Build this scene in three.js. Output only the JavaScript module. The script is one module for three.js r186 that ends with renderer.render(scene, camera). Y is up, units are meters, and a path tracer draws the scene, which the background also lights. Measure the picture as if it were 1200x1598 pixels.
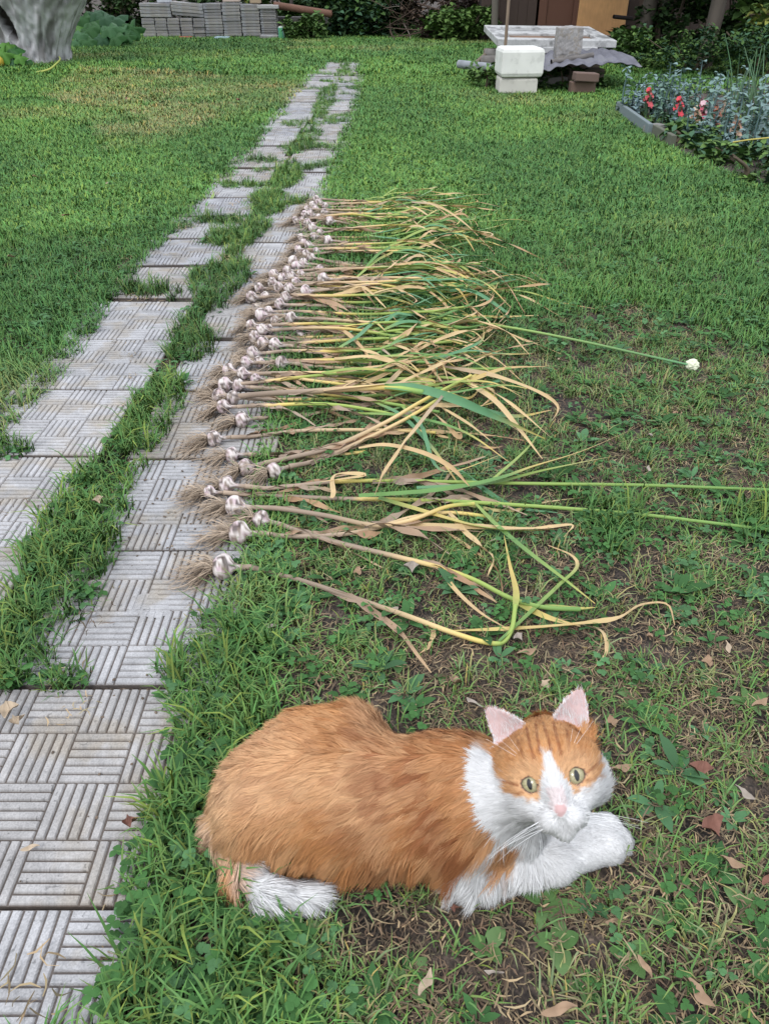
import * as THREE from 'three';
import { mergeGeometries } from 'three/addons/utils/BufferGeometryUtils.js';

// ---------- camera, sky, sun, exposure ----------
const EYE = 0.81, PITCH = 34.7 * Math.PI / 180, FOCAL = 1200;   // metres, radians, pixels of the 1200 x 1598 photograph
const scene = new THREE.Scene();
const camera = new THREE.PerspectiveCamera(2 * Math.atan(799 / FOCAL) * 180 / Math.PI, 768 / 1024, 0.05, 150);
camera.position.set(0, EYE, 0);
camera.rotation.x = -PITCH;
camera.updateMatrixWorld();
const SKY_W = 256, SKY_H = 128, skyData = new Float32Array(SKY_W * SKY_H * 4);
for (let j = 0; j < SKY_H; j++) for (let i = 0; i < SKY_W; i++) {      // an even, thin overcast, brighter overhead
  const el = (j + 0.5) / SKY_H * Math.PI - Math.PI / 2, k = (j * SKY_W + i) * 4;
  const up = Math.max(0, Math.sin(el)), c = 0.72 + 0.42 * up;
  skyData[k] = c * 0.95; skyData[k + 1] = c * 1.0; skyData[k + 2] = c * 1.09; skyData[k + 3] = 1;
}
const sky = new THREE.DataTexture(skyData, SKY_W, SKY_H, THREE.RGBAFormat, THREE.FloatType);
sky.mapping = THREE.EquirectangularReflectionMapping; sky.magFilter = THREE.LinearFilter; sky.needsUpdate = true;
scene.background = sky; scene.environment = sky;
const sun = new THREE.DirectionalLight(new THREE.Color(1, 0.98, 0.95), 1.1);
sun.position.set(-3, 8, 2.5); sun.target.position.set(0, 0, -3); sun.castShadow = true; sun.shadow.radius = 32;
sun.shadow.camera.left = sun.shadow.camera.bottom = -14; sun.shadow.camera.right = sun.shadow.camera.top = 14; sun.shadow.camera.far = 60;
sun.shadow.mapSize.set(2048, 2048);
scene.add(sun, sun.target);
const renderer = new THREE.WebGLRenderer({ antialias: true });
renderer.toneMapping = THREE.LinearToneMapping;
renderer.toneMappingExposure = 1.54;
renderer.shadowMap.enabled = true;
renderer.setSize(768, 1024);

// ---------- helpers ----------
let seed = 7;
function reseed(s) { seed = s >>> 0; }
function rnd() { seed = (seed + 0x6D2B79F5) | 0; let t = Math.imul(seed ^ seed >>> 15, 1 | seed); t = t + Math.imul(t ^ t >>> 7, 61 | t) ^ t; return ((t ^ t >>> 14) >>> 0) / 4294967296; }
const rr = (a, b) => a + (b - a) * rnd();
const V = (x, y, z) => new THREE.Vector3(x, y, z);
const clamp = (x, a = 0, b = 1) => Math.min(b, Math.max(a, x));
const sst = (a, b, x) => { const t = clamp((x - a) / (b - a)); return t * t * (3 - 2 * t); };
const mix = (a, b, t) => a + (b - a) * t;
const mix3 = (a, b, t) => [mix(a[0], b[0], t), mix(a[1], b[1], t), mix(a[2], b[2], t)];
function hash3(x, y, z) { let h = Math.imul(x, 374761393) ^ Math.imul(y, 668265263) ^ Math.imul(z, 2147483647 - 94); h = Math.imul(h ^ h >>> 13, 1274126177); h ^= h >>> 16; return (h >>> 0) / 4294967296; }
function noise3(x, y, z) {
  const X = Math.floor(x), Y = Math.floor(y), Z = Math.floor(z), a = x - X, b = y - Y, c = z - Z;
  const u = a * a * (3 - 2 * a), v = b * b * (3 - 2 * b), w = c * c * (3 - 2 * c);
  const L = (k) => mix(mix(hash3(X, Y, Z + k), hash3(X + 1, Y, Z + k), u), mix(hash3(X, Y + 1, Z + k), hash3(X + 1, Y + 1, Z + k), u), v);
  return mix(L(0), L(1), w);
}
const fbm = (x, y, z, o = 4) => { let s = 0, a = 0.5, t = 0; for (let k = 0; k < o; k++) { s += a * noise3(x, y, z); t += a; x = x * 2.03 + 7.1; y = y * 2.03 + 3.7; z = z * 2.03 + 5.3; a *= 0.5; } return s / t; };
// a pixel of the photograph to the point where its ray meets the level y = h
function G(px, py, h = 0) {
  const x = (px - 600) / FOCAL, y = -(py - 799) / FOCAL, dy = y * Math.cos(PITCH) - Math.sin(PITCH), dz = -y * Math.sin(PITCH) - Math.cos(PITCH), t = (h - EYE) / dy;
  return V(x * t, h, dz * t);
}
const groundZ = (py) => G(600, py).z;
const heightAt = (py, z) => EYE - Math.abs(z) * Math.tan(PITCH + Math.atan((py - 799) / FOCAL));   // height of a pixel row on an upright plane at that z
function acrossAt(px, py, z) { const y = -(py - 799) / FOCAL, dz = -y * Math.sin(PITCH) - Math.cos(PITCH); return (px - 600) / FOCAL * (z / dz); }
const at = (px, py, z) => V(acrossAt(px, py, z), heightAt(py, z), z);
const used = {};
function numbered(n) { const k = used[n] = (used[n] ?? -1) + 1; return k ? `${n}_${String(k).padStart(3, '0')}` : n; }
function tag(o, label, category, group, kind) { if (label) o.userData.label = label; if (category) o.userData.category = category; if (group) o.userData.group = group; if (kind) o.userData.kind = kind; return o; }
function base(name, p, turn = 0) { const g = new THREE.Group(); g.name = numbered(name); g.position.copy(p); g.rotation.y = turn; scene.add(g); return g; }
function shade(o) { o.castShadow = o.receiveShadow = true; return o; }
function put(name, geo, mat, parent) { const m = shade(new THREE.Mesh(geo, mat)); if (parent && parent !== scene) { m.name = name; parent.add(m); } else { m.name = numbered(name); scene.add(m); } return m; }
function std(c, rough = 0.9, more = {}) { const m = new THREE.MeshStandardMaterial({ roughness: rough, side: THREE.DoubleSide, ...more }); if (c) m.color.setRGB(...c); return m; }
function phys(c, rough = 0.9, more = {}) { const m = new THREE.MeshPhysicalMaterial({ roughness: rough, side: THREE.DoubleSide, ...more }); if (c) m.color.setRGB(...c); return m; }
function noiseTexture(size, fn, srgb = true) {
  const d = new Uint8Array(size * size * 4);
  for (let j = 0; j < size; j++) for (let i = 0; i < size; i++) { const c = fn(i / size, j / size, i, j), k = (j * size + i) * 4; d[k] = clamp(c[0]) * 255; d[k + 1] = clamp(c[1]) * 255; d[k + 2] = clamp(c[2]) * 255; d[k + 3] = 255; }
  const t = new THREE.DataTexture(d, size, size, THREE.RGBAFormat); t.magFilter = THREE.LinearFilter; t.minFilter = THREE.LinearMipmapLinearFilter; t.generateMipmaps = true;
  t.wrapS = t.wrapT = THREE.RepeatWrapping; if (srgb) t.colorSpace = THREE.SRGBColorSpace; t.needsUpdate = true; return t;
}
// noise that repeats after n cells
function tileNoise(u, v, n, s) { const x = u * n, y = v * n, X = Math.floor(x), Y = Math.floor(y), a = x - X, b = y - Y, p = a * a * (3 - 2 * a), q = b * b * (3 - 2 * b), h = (i, j) => hash3(((i % n) + n) % n, ((j % n) + n) % n, s); return mix(mix(h(X, Y), h(X + 1, Y), p), mix(h(X, Y + 1), h(X + 1, Y + 1), p), q); }
const tfbm = (u, v, n, s) => 0.5 * tileNoise(u, v, n, s) + 0.27 * tileNoise(u, v, n * 2, s + 1) + 0.15 * tileNoise(u, v, n * 4, s + 2) + 0.08 * tileNoise(u, v, n * 8, s + 3);

// collects triangles with normals and vertex colours
class Mesher {
  constructor() { this.p = []; this.n = []; this.c = []; this.i = []; this.uv = []; }
  vert(p, n, c, u = 0, v = 0) { this.p.push(p.x, p.y, p.z); this.n.push(n.x, n.y, n.z); this.c.push(c[0], c[1], c[2]); this.uv.push(u, v); return this.p.length / 3 - 1; }
  tri(a, b, c) { this.i.push(a, b, c); }
  quad(a, b, c, d) { this.i.push(a, b, c, a, c, d); }
  // flat or folded strip along points: w[k] half-widths, side = function(k) giving the across vector, fold lifts the edges
  strip(pts, w, sides, cols, { fold = 0, up = null, flat = 0.0 } = {}) {
    const rows = [], across = (k) => sides[k] ?? sides[0], along = (k) => pts[Math.min(k + 1, pts.length - 1)].clone().sub(pts[Math.max(0, k - 1)]).normalize();
    let mean = 0; for (let k = 0; k < pts.length; k++) mean += across(k).clone().cross(along(k)).y;
    const sign = mean < 0 ? -1 : 1;
    for (let k = 0; k < pts.length; k++) {
      const s = across(k), n = s.clone().cross(along(k)).normalize().multiplyScalar(sign);
      const nn = up ? n.clone().lerp(up, flat).normalize() : n, L = pts[k].clone().addScaledVector(s, -w[k]).addScaledVector(n, fold * w[k]), R = pts[k].clone().addScaledVector(s, w[k]).addScaledVector(n, fold * w[k]), c = cols[k];
      rows.push(fold ? [this.vert(L, nn.clone().addScaledVector(s, 0.5 * fold).normalize(), c), this.vert(pts[k], nn, c), this.vert(R, nn.clone().addScaledVector(s, -0.5 * fold).normalize(), c)] : [this.vert(L, nn, c), this.vert(R, nn, c)]);
    }
    for (let k = 0; k + 1 < rows.length; k++) for (let q = 0; q + 1 < rows[k].length; q++) { if (sign > 0) this.quad(rows[k][q], rows[k][q + 1], rows[k + 1][q + 1], rows[k + 1][q]); else this.quad(rows[k][q], rows[k + 1][q], rows[k + 1][q + 1], rows[k][q + 1]); }
  }
  tube(pts, r, cols, sides = 8, cap = true, bump = null) {
    const fr = frames(pts), rows = [];
    for (let k = 0; k < pts.length; k++) {
      const row = [];
      for (let q = 0; q < sides; q++) { const a = q / sides * Math.PI * 2, d = fr[k].u.clone().multiplyScalar(Math.cos(a)).addScaledVector(fr[k].v, Math.sin(a)), rad = r[k] * (bump ? bump(k, q) : 1); row.push(this.vert(pts[k].clone().addScaledVector(d, rad), d, typeof cols === 'function' ? cols(k, q) : cols[k], q / sides, k / pts.length)); }
      rows.push(row);
    }
    for (let k = 0; k + 1 < rows.length; k++) for (let q = 0; q < sides; q++) { const e = (q + 1) % sides; this.quad(rows[k][q], rows[k][e], rows[k + 1][e], rows[k + 1][q]); }
    if (cap) for (const [k, s] of [[0, -1], [pts.length - 1, 1]]) { const c = this.vert(pts[k].clone().addScaledVector(fr[k].t, s * r[k] * 0.3), fr[k].t.clone().multiplyScalar(s), typeof cols === 'function' ? cols(k, 0) : cols[k]); for (let q = 0; q < sides; q++) this.tri(c, rows[k][q], rows[k][(q + 1) % sides]); }
  }
  geo(origin) {
    const g = new THREE.BufferGeometry(), p = new Float32Array(this.p);
    if (origin) for (let k = 0; k < p.length; k += 3) { p[k] -= origin.x; p[k + 1] -= origin.y; p[k + 2] -= origin.z; }
    g.setAttribute('position', new THREE.BufferAttribute(p, 3)); g.setAttribute('normal', new THREE.BufferAttribute(new Float32Array(this.n), 3));
    g.setAttribute('color', new THREE.BufferAttribute(new Float32Array(this.c), 3)); g.setAttribute('uv', new THREE.BufferAttribute(new Float32Array(this.uv), 2)); g.setIndex(this.i); return g;
  }
}
function frames(pts) {
  const out = []; let u = null;
  for (let k = 0; k < pts.length; k++) {
    const t = pts[Math.min(k + 1, pts.length - 1)].clone().sub(pts[Math.max(0, k - 1)]).normalize();
    if (!u) u = Math.abs(t.y) < 0.9 ? V(0, 1, 0) : V(1, 0, 0);
    u = u.clone().addScaledVector(t, -u.dot(t)).normalize(); out.push({ t, u, v: t.clone().cross(u).normalize() });
  }
  return out;
}
const spline = (pts, n) => new THREE.CatmullRomCurve3(pts, false, 'centripetal').getPoints(n);
// a box with chamfered edges, standing on y = 0, uneven by jit metres
function block(w, h, d, ch = 0.01, jit = 0) {
  const s = new THREE.Shape(), a = w / 2 - ch, b = d / 2 - ch;
  s.moveTo(-a, -b); s.lineTo(a, -b); s.lineTo(a, b); s.lineTo(-a, b); s.closePath();
  const g = new THREE.ExtrudeGeometry(s, { depth: h - 2 * ch, bevelEnabled: true, bevelThickness: ch, bevelSize: ch, bevelSegments: 2, curveSegments: 2 });
  g.rotateX(-Math.PI / 2); g.translate(0, ch, 0);
  if (jit) { const p = g.attributes.position; for (let k = 0; k < p.count; k++) { const q = (o) => (noise3(p.getX(k) * 9 + o, p.getY(k) * 9, p.getZ(k) * 9) - 0.5) * 2 * jit; p.setXYZ(k, p.getX(k) + q(0), Math.max(0, p.getY(k) + q(31)), p.getZ(k) + q(67)); } g.computeVertexNormals(); }
  return g;
}
// regions on the ground, given by pixels of the photograph and kept as outlines in metres
const region = (...px) => px.map(([x, y]) => { const g = G(x, y); return [g.x, g.z]; });
function inside(poly, x, z) { let r = false; for (let i = 0, j = poly.length - 1; i < poly.length; j = i++) { const [a, b] = poly[i], [c, d] = poly[j]; if ((b > z) !== (d > z) && x < (c - a) * (z - b) / (d - b) + a) r = !r; } return r; }

// ---------- ground ----------
const soilMap = noiseTexture(1024, (u, v) => {
  const a = tfbm(u, v, 6, 11), b = tfbm(u, v, 40, 21), c = tileNoise(u, v, 256, 31), k = 0.185 + 0.20 * (a - 0.5) + 0.20 * (b - 0.5) + 0.16 * (c - 0.5);
  const pale = tileNoise(u, v, 200, 51) > 0.86 ? 0.14 : 0; return [k * 1.2 + pale, k * 1.04 + pale * 0.88, k * 0.92 + pale * 0.7];
});
const soilBump = noiseTexture(1024, (u, v) => { const k = 0.55 * tfbm(u, v, 24, 61) + 0.45 * tfbm(u, v, 90, 71); return [k, k, k]; }, false);
{
  const n = 90, g = new THREE.BufferGeometry(), p = [], uv = [], id = [];
  const xs = [], zs = [];                                                  // one sheet, fine near the path and wide beyond
  for (let k = 0; k <= n; k++) { const t = k / n * 2 - 1; xs.push(60 * Math.sign(t) * Math.pow(Math.abs(t), 2.6)); zs.push(-2 + 60 * Math.sign(t) * Math.pow(Math.abs(t), 2.6)); }
  for (const z of zs) for (const x of xs) { p.push(x, 0, z); uv.push(x / 0.7, z / 0.7); }
  for (let j = 0; j < n; j++) for (let i = 0; i < n; i++) { const a = j * (n + 1) + i; id.push(a, a + n + 1, a + 1, a + 1, a + n + 1, a + n + 2); }
  g.setAttribute('position', new THREE.Float32BufferAttribute(p, 3)); g.setAttribute('uv', new THREE.Float32BufferAttribute(uv, 2)); g.setIndex(id); g.computeVertexNormals();
  const m = std(null, 0.95, { map: soilMap, bumpMap: soilBump, bumpScale: 0.012 });
  tag(put('ground', g, m, scene), 'brown garden soil under the lawn and the path', null, null, 'structure');
}

// ---------- the path: two columns of moulded concrete slabs ----------
const SLAB = 0.3;
const concreteMap = noiseTexture(1024, (u, v) => {
  const a = tfbm(u, v, 4, 101), b = tfbm(u, v, 24, 111), c = tileNoise(u, v, 512, 121), d = tfbm(u, v, 9, 131);
  let k = 0.625 + 0.14 * (a - 0.5) + 0.14 * (b - 0.5) + 0.12 * (c - 0.5);
  const stain = sst(0.50, 0.68, d) * 0.55 * b, pit = tileNoise(u, v, 150, 141) > 0.93 ? 0.12 : 0; k -= pit;
  return [k * (0.99 - 0.20 * stain), k * (0.99 - 0.28 * stain), k * (1.005 - 0.42 * stain)];
});
const concreteBump = noiseTexture(512, (u, v) => { const k = tfbm(u, v, 40, 151); return [k, k, k]; }, false);
function slabGeometry(variant) {
  reseed(900 + variant * 17);
  const m = new Mesher(), h = SLAB / 2, top = 0, floor = -0.0034, clean = [1, 1, 1], dirt = [0.32, 0.275, 0.245];
  const uvAt = (x, z) => [(x + variant * 0.37) / 0.62, (z + variant * 0.21) / 0.62];
  const vert = (x, y, z, n, c) => m.vert(V(x, y, z), n, c, ...uvAt(x, z + y));
  const U = V(0, 1, 0);
  { // body: grooves' floor, and uneven sides
    const q = [[-h, -h], [h, -h], [h, h], [-h, h]], f = q.map(([x, z]) => vert(x, floor, z, U, dirt)); m.quad(f[0], f[3], f[2], f[1]);
    for (let k = 0; k < 4; k++) { const [a, b] = q[k], [c, d] = q[(k + 1) % 4], n = V(b + d, 0, -(a + c)).normalize(), nn = V((a + c), 0, (b + d)).normalize(); const s = [vert(a, floor, b, nn, dirt), vert(c, floor, d, nn, dirt), vert(c, -0.035, d, nn, dirt), vert(a, -0.035, b, nn, dirt)]; m.quad(...s); }
  }
  const rib = (x0, x1, z0, z1) => {
    const lift = rr(-0.0006, 0.0003), ch = 0.0011, worn = [rr(0.92, 1.05)], c = [worn[0], worn[0], worn[0]], e = mix3(dirt, c, 0.55);
    const t = [[x0 + ch, z0 + ch], [x1 - ch, z0 + ch], [x1 - ch, z1 - ch], [x0 + ch, z1 - ch]], b = [[x0, z0], [x1, z0], [x1, z1], [x0, z1]];
    const T = t.map(([x, z]) => vert(x, top + lift + rr(-0.0002, 0.0002), z, U, c)); m.quad(T[0], T[3], T[2], T[1]);
    for (let k = 0; k < 4; k++) { const g = (k + 1) % 4, n = V((b[k][0] + b[g][0]) / 2 - (x0 + x1) / 2, 0, (b[k][1] + b[g][1]) / 2 - (z0 + z1) / 2).normalize().add(U).normalize();
      m.quad(vert(t[k][0], top + lift, t[k][1], n, c), vert(t[g][0], top + lift, t[g][1], n, c), vert(b[g][0], floor, b[g][1], n, e), vert(b[k][0], floor, b[k][1], n, e)); }
  };
  const B = SLAB / 4, gap = 0.0012;
  for (let i = 0; i < 4; i++) for (let j = 0; j < 4; j++) for (let k = 0; k < 6; k++) {
    const x = -h + i * B, z = -h + j * B, p = B / 6, o = k * p;
    if ((i + j) % 2) rib(x + gap, x + B - gap, z + o + gap, z + o + p - gap); else rib(x + o + gap, x + o + p - gap, z + gap, z + B - gap);
  }
  for (let k = 0; k < [0, 0, 1, 1, 3, 2][variant]; k++) {               // cement skin that runs over the grooves, as cast
    const cx = rr(-0.1, 0.1), cz = rr(-0.1, 0.1), R = rr(0.02, 0.05), y = -0.0016 - k * 0.0001, c = vert(cx, y, cz, U, clean), N = 22, ring = [];
    for (let q = 0; q < N; q++) { const a = q / N * 6.283, r = R * (0.55 + 0.9 * noise3(Math.cos(a) * 1.7 + k * 9 + variant, Math.sin(a) * 1.7, 3)); ring.push(vert(clamp(cx + Math.cos(a) * r * 1.3, -h + 0.003, h - 0.003), y, clamp(cz + Math.sin(a) * r, -h + 0.003, h - 0.003), U, clean)); }
    for (let q = 0; q < N; q++) m.tri(c, ring[(q + 1) % N], ring[q]);
  }
  return m.geo();
}
const slabGeos = [0, 1, 2, 3, 4, 5].map(slabGeometry);
const slabMats = [[1, 1, 1], [0.88, 0.89, 0.92], [1.06, 1.05, 1.04], [0.94, 0.91, 0.87]].map((c) => std(c, 0.92, { map: concreteMap, vertexColors: true, bumpMap: concreteBump, bumpScale: 0.0012 }));
const path = new THREE.Group(); path.name = 'garden_path'; tag(path, 'garden path of two columns of grooved concrete slabs', null, null, 'structure'); scene.add(path);
const slabSpots = [];
reseed(42);
{
  const zr = []; let z = 0.428; zr.push(0.427 - 0.155, 0.427 - 0.46);                 // joints of the column beside the garlic, metres from the camera
  const rightX = (d) => d < 0.43 ? -0.405 : d < 0.74 ? -0.393 : -0.375 + 0.003 * Math.min(d, 9);
  const leftX = (d) => -0.742 + 0.022 * sst(1.2, 1.8, d) + 0.030 * sst(2.2, 3.6, d) + 0.006 * Math.max(0, d - 3);
  for (let d = 0.427 - 0.606; d < 10.4; ) { slabSpots.push([rightX(d + 0.15) + rr(-0.006, 0.006), d + 0.15, rr(-0.012, 0.012)]); d += 0.3 + (d > 1.3 ? rr(0.004, 0.03) : 0.004 + (Math.abs(d - 0.427) < 0.01 ? 0.006 : 0)); }
  for (let d = 0.752 - 0.306 * 3; d < 10.3; ) { slabSpots.push([leftX(d + 0.15) + rr(-0.006, 0.006), d + 0.15, rr(-0.014, 0.014)]); d += 0.303 + (d > 1.9 ? rr(0.006, 0.05) : 0.002); }
}
slabSpots.forEach(([x, d, a], k) => {
  const v = Math.floor(rnd() * 6), s = put('paving_slab', slabGeos[d > 1.9 ? v : [0, 1, 3, 1, 0, 2][v]], slabMats[Math.floor(rnd() * 4)], path);
  if (d > 2.6) s.rotation.order = 'YXZ'; s.position.set(x + (d > 2.6 ? rr(-0.022, 0.022) : 0), 0.0105 + (d > 1.2 ? rr(-0.003, 0.004) : rr(-0.001, 0.001)), -d); s.rotation.set(rr(-0.006, 0.006), a * (d > 2.6 ? 3 : 1) + Math.floor(rnd() * 2) * Math.PI, rr(-0.006, 0.006));
});

// ---------- where what grows ----------
const pathEdge = region([20, 672], [100, 590], [150, 520], [190, 450], [250, 390], [300, 332], [330, 300], [370, 260], [400, 225], [430, 185], [460, 150], [490, 115], [507, 98],
  [567, 98], [562, 130], [548, 180], [532, 235], [516, 280], [500, 320], [470, 430], [420, 600], [395, 720], [385, 800], [368, 890], [350, 950], [300, 985], [262, 1050], [268, 1090], [285, 1135], [262, 1210], [248, 1262], [212, 1335], [190, 1400], [205, 1450], [180, 1535], [160, 1640], [-500, 1640], [-500, 1000], [-120, 790]);
const onPath = [
  region([262, 590], [292, 600], [280, 650], [242, 705], [215, 760], [182, 840], [168, 900], [160, 940], [112, 990], [72, 1020], [82, 1045], [165, 1068], [110, 1085], [-40, 1090], [-40, 990], [33, 940], [45, 860], [90, 800], [125, 740], [190, 690], [205, 650]),
  region([262, 572], [270, 530], [335, 525], [330, 565]), region([298, 470], [300, 428], [385, 410], [392, 435], [345, 490], [325, 502]), region([183, 462], [190, 447], [282, 457], [276, 472]),
  region([310, 385], [330, 370], [380, 360], [415, 345], [420, 360], [382, 395]), region([300, 347], [380, 342], [372, 355], [305, 354]), region([390, 318], [400, 308], [447, 304], [443, 330], [415, 341], [395, 332]),
  region([415, 297], [440, 265], [467, 257], [472, 280], [447, 300]), region([470, 266], [532, 249], [527, 262], [480, 271]), region([343, 289], [415, 291], [410, 297], [350, 297]), region([383, 251], [432, 253], [430, 259], [388, 258]),
  region([450, 227], [495, 220], [490, 236], [455, 236]), region([474, 206], [503, 207], [500, 216], [478, 216]), region([500, 140], [527, 133], [522, 160], [507, 187], [490, 191], [488, 176]), region([498, 116], [562, 117], [560, 120], [500, 120]),
  region([530, 104], [548, 100], [546, 118], [530, 118]), region([505, 187], [541, 190], [538, 195], [507, 194]), region([-60, 688], [62, 700], [50, 716], [-60, 722]), region([440, 196], [470, 197], [468, 201], [444, 201]), region([540, 137], [566, 137], [565, 141], [542, 141]),
];
const bare = region([820, 520], [960, 520], [1080, 560], [1120, 610], [1010, 640], [1120, 700], [1300, 720], [1300, 1700], [640, 1700], [560, 1560], [520, 1450], [520, 1200], [590, 1100], [640, 1000], [560, 960], [640, 900], [820, 900], [900, 760], [860, 640]);
const halfBare = region([400, 1500], [640, 1700], [1300, 1700], [1300, 600], [1000, 480], [800, 500], [420, 700], [470, 960], [420, 1090]);
const lush = [region([900, 780], [1000, 770], [990, 860], [930, 880]), region([1130, 800], [1220, 790], [1220, 860], [1150, 850]), region([170, 1640], [190, 1400], [250, 1250], [280, 1100], [262, 1060], [330, 980], [420, 960], [430, 1080], [330, 1300], [470, 1500], [420, 1640])];
const dryPatch = region([60, 150], [130, 108], [330, 118], [480, 130], [470, 165], [330, 190], [260, 230], [160, 240], [150, 180]);
const bedEdge = region([962, 176], [985, 160], [1260, 120], [1300, 330], [1100, 262], [1010, 214]);
const catSpot = region([330, 1250], [420, 1160], [700, 1170], [880, 1240], [960, 1300], [940, 1345], [720, 1390], [420, 1410], [345, 1330]);
const onSlab = (x, z) => inside(pathEdge, x, z) && !onPath.some((p) => inside(p, x, z));
function growth(x, z) {                                    // 0 = none; 1 = full turf
  if (inside(pathEdge, x, z)) return onPath.some((p) => inside(p, x, z)) ? { d: 1, kind: 'path' } : z < -1.4 && Math.abs(x + 0.548 - 0.012 * Math.max(0, -z - 2)) < 0.026 ? { d: z > -2.8 ? 0.75 * sst(0.36, 0.5, fbm(x, 3, z * 5, 2)) : 0.6 * sst(0.35, 0.5, fbm(x, 3, z * 4, 2)), kind: 'path' } : z < -3 && fbm(x * 3.5 + 20, 6, z * 4.5, 2) > 0.69 ? { d: 0.7, kind: 'path' } : { d: 0 };
  if (inside(bedEdge, x, z)) return { d: 0.06, kind: 'bed' };
  if (lush.some((p) => inside(p, x, z))) return { d: 0.95, kind: 'lush' };
  const n = fbm(x * 3.1, 5, z * 3.1, 3);
  if (inside(bare, x, z)) return z < -0.85 ? { d: 0.45 * sst(0.36, 0.52, n) + 0.34, kind: 'thin' } : { d: 0.34 * sst(0.34, 0.62, n) + 0.10, kind: 'bare' };
  if (inside(halfBare, x, z)) return { d: 0.45 * sst(0.3, 0.52, n) + 0.5, kind: 'thin' };
  return { d: 1, kind: 'lawn' };
}

// ---------- grass, clover and straw ----------
function tuftGeometry(s, blades, spread, h0, h1, w, lean, flat = 0.45) {
  reseed(s); const m = new Mesher();
  for (let k = 0; k < blades; k++) {
    const a = rnd() * 6.283, r = spread * Math.sqrt(rnd()), b = rnd() * 6.283, h = rr(h0, h1), l = rr(0.15, 1) * lean * h, p0 = V(Math.cos(a) * r, -0.004, Math.sin(a) * r), d = V(Math.cos(b), 0, Math.sin(b)), side = V(-d.z, 0, d.x), ww = w * rr(0.6, 1.2);
    const pts = [p0, p0.clone().addScaledVector(d, l * 0.22).add(V(0, h * 0.45, 0)), p0.clone().addScaledVector(d, l * 0.6).add(V(0, h * 0.82, 0)), p0.clone().addScaledVector(d, l * 1.15).add(V(0, h * rr(0.8, 1.02), 0))];
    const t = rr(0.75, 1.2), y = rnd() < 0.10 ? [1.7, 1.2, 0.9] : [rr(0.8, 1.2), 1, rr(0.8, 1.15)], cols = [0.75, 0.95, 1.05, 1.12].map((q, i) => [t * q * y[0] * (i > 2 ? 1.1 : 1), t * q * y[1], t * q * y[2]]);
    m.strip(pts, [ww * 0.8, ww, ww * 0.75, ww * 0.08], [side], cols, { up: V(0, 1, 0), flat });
  }
  return m.geo();
}
function leafPatch(m, p, d, len, wid, tilt, col, fold = 0.25) {                   // one small leaf from p along d
  const side = V(-d.z, 0, d.x).normalize(), pts = [], w = [], cols = [];
  for (let k = 0; k < 5; k++) { const t = k / 4; pts.push(p.clone().addScaledVector(d, len * t).add(V(0, len * (tilt * t - 0.35 * t * t), 0))); w.push(wid * [0.12, 0.8, 1, 0.72, 0.06][k]); const q = 0.9 + 0.12 * t; cols.push([col[0] * q, col[1] * q, col[2] * q]); }
  m.strip(pts, w, [side], cols, { fold });
}
function cloverGeometry(s) {                                                // a small patch of three-leaved clover
  reseed(s); const m = new Mesher();
  for (let k = 0; k < 5; k++) {
    const a = rnd() * 6.283, r = 0.022 * Math.sqrt(rnd()), h = rr(0.012, 0.034), top = V(Math.cos(a) * r, h, Math.sin(a) * r), b = rnd() * 6.283, t = rr(0.8, 1.2);
    m.strip([V(top.x * 0.5, 0, top.z * 0.5), V(top.x * 0.7, h * 0.6, top.z * 0.7), top], [0.0006, 0.0006, 0.0005], [V(1, 0, 0)], [[1, 1.1, 0.9], [1, 1.1, 0.9], [1, 1.1, 0.9]]);
    for (let q = 0; q < 3; q++) { const e = b + q * 2.094; leafPatch(m, top, V(Math.cos(e), 0, Math.sin(e)), rr(0.006, 0.0105), rr(0.0035, 0.0052), rr(-0.1, 0.5), [t * 0.95, t * 1.05, t * 1.0], 0.18); }
  }
  return m.geo();
}
function weedGeometry(s, n, l0, l1, wr) {                                   // rosette of longer leaves
  reseed(s); const m = new Mesher();
  for (let k = 0; k < n; k++) { const e = k / n * 6.283 + rr(-0.5, 0.5), l = rr(l0, l1), t = rr(0.8, 1.2); leafPatch(m, V(Math.cos(e) * 0.003, 0.003, Math.sin(e) * 0.003), V(Math.cos(e), 0, Math.sin(e)), l, l * wr, rr(0.35, 0.95), [t * 0.9, t, t * 1.05], 0.3); }
  return m.geo();
}
function strawGeometry(s) {
  reseed(s); const m = new Mesher();
  for (let k = 0; k < 16; k++) {
    const a = rnd() * 6.283, b = rnd() * 6.283, r = 0.04 * Math.sqrt(rnd()), L = rr(0.006, 0.03), d = V(Math.cos(b), 0, Math.sin(b)), n = V(-d.z, 0, d.x), p = V(Math.cos(a) * r, rr(0.001, 0.006), Math.sin(a) * r), bend = rr(-0.3, 0.3) * L, t = rr(0.35, 1.3), red = rr(0.9, 1.1);
    const pts = [0, 0.33, 0.66, 1].map((q) => p.clone().addScaledVector(d, L * (q - 0.5)).addScaledVector(n, bend * Math.sin(q * 3.14)).add(V(0, rr(0, 0.006), 0)));
    m.strip(pts, [0.0003, 0.0006, 0.00055, 0.0002].map((x) => x * rr(0.6, 1.9)), [n], pts.map(() => [t * red, t, t * 0.95]));
  }
  return m.geo();
}
const leafMat = phys([1, 1, 1], 0.7, { vertexColors: true, specularIntensity: 0.3 });
const strawMat = std([1, 1, 1], 0.95, { vertexColors: true });
const Q4 = new THREE.Quaternion(), M4 = new THREE.Matrix4();
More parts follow.
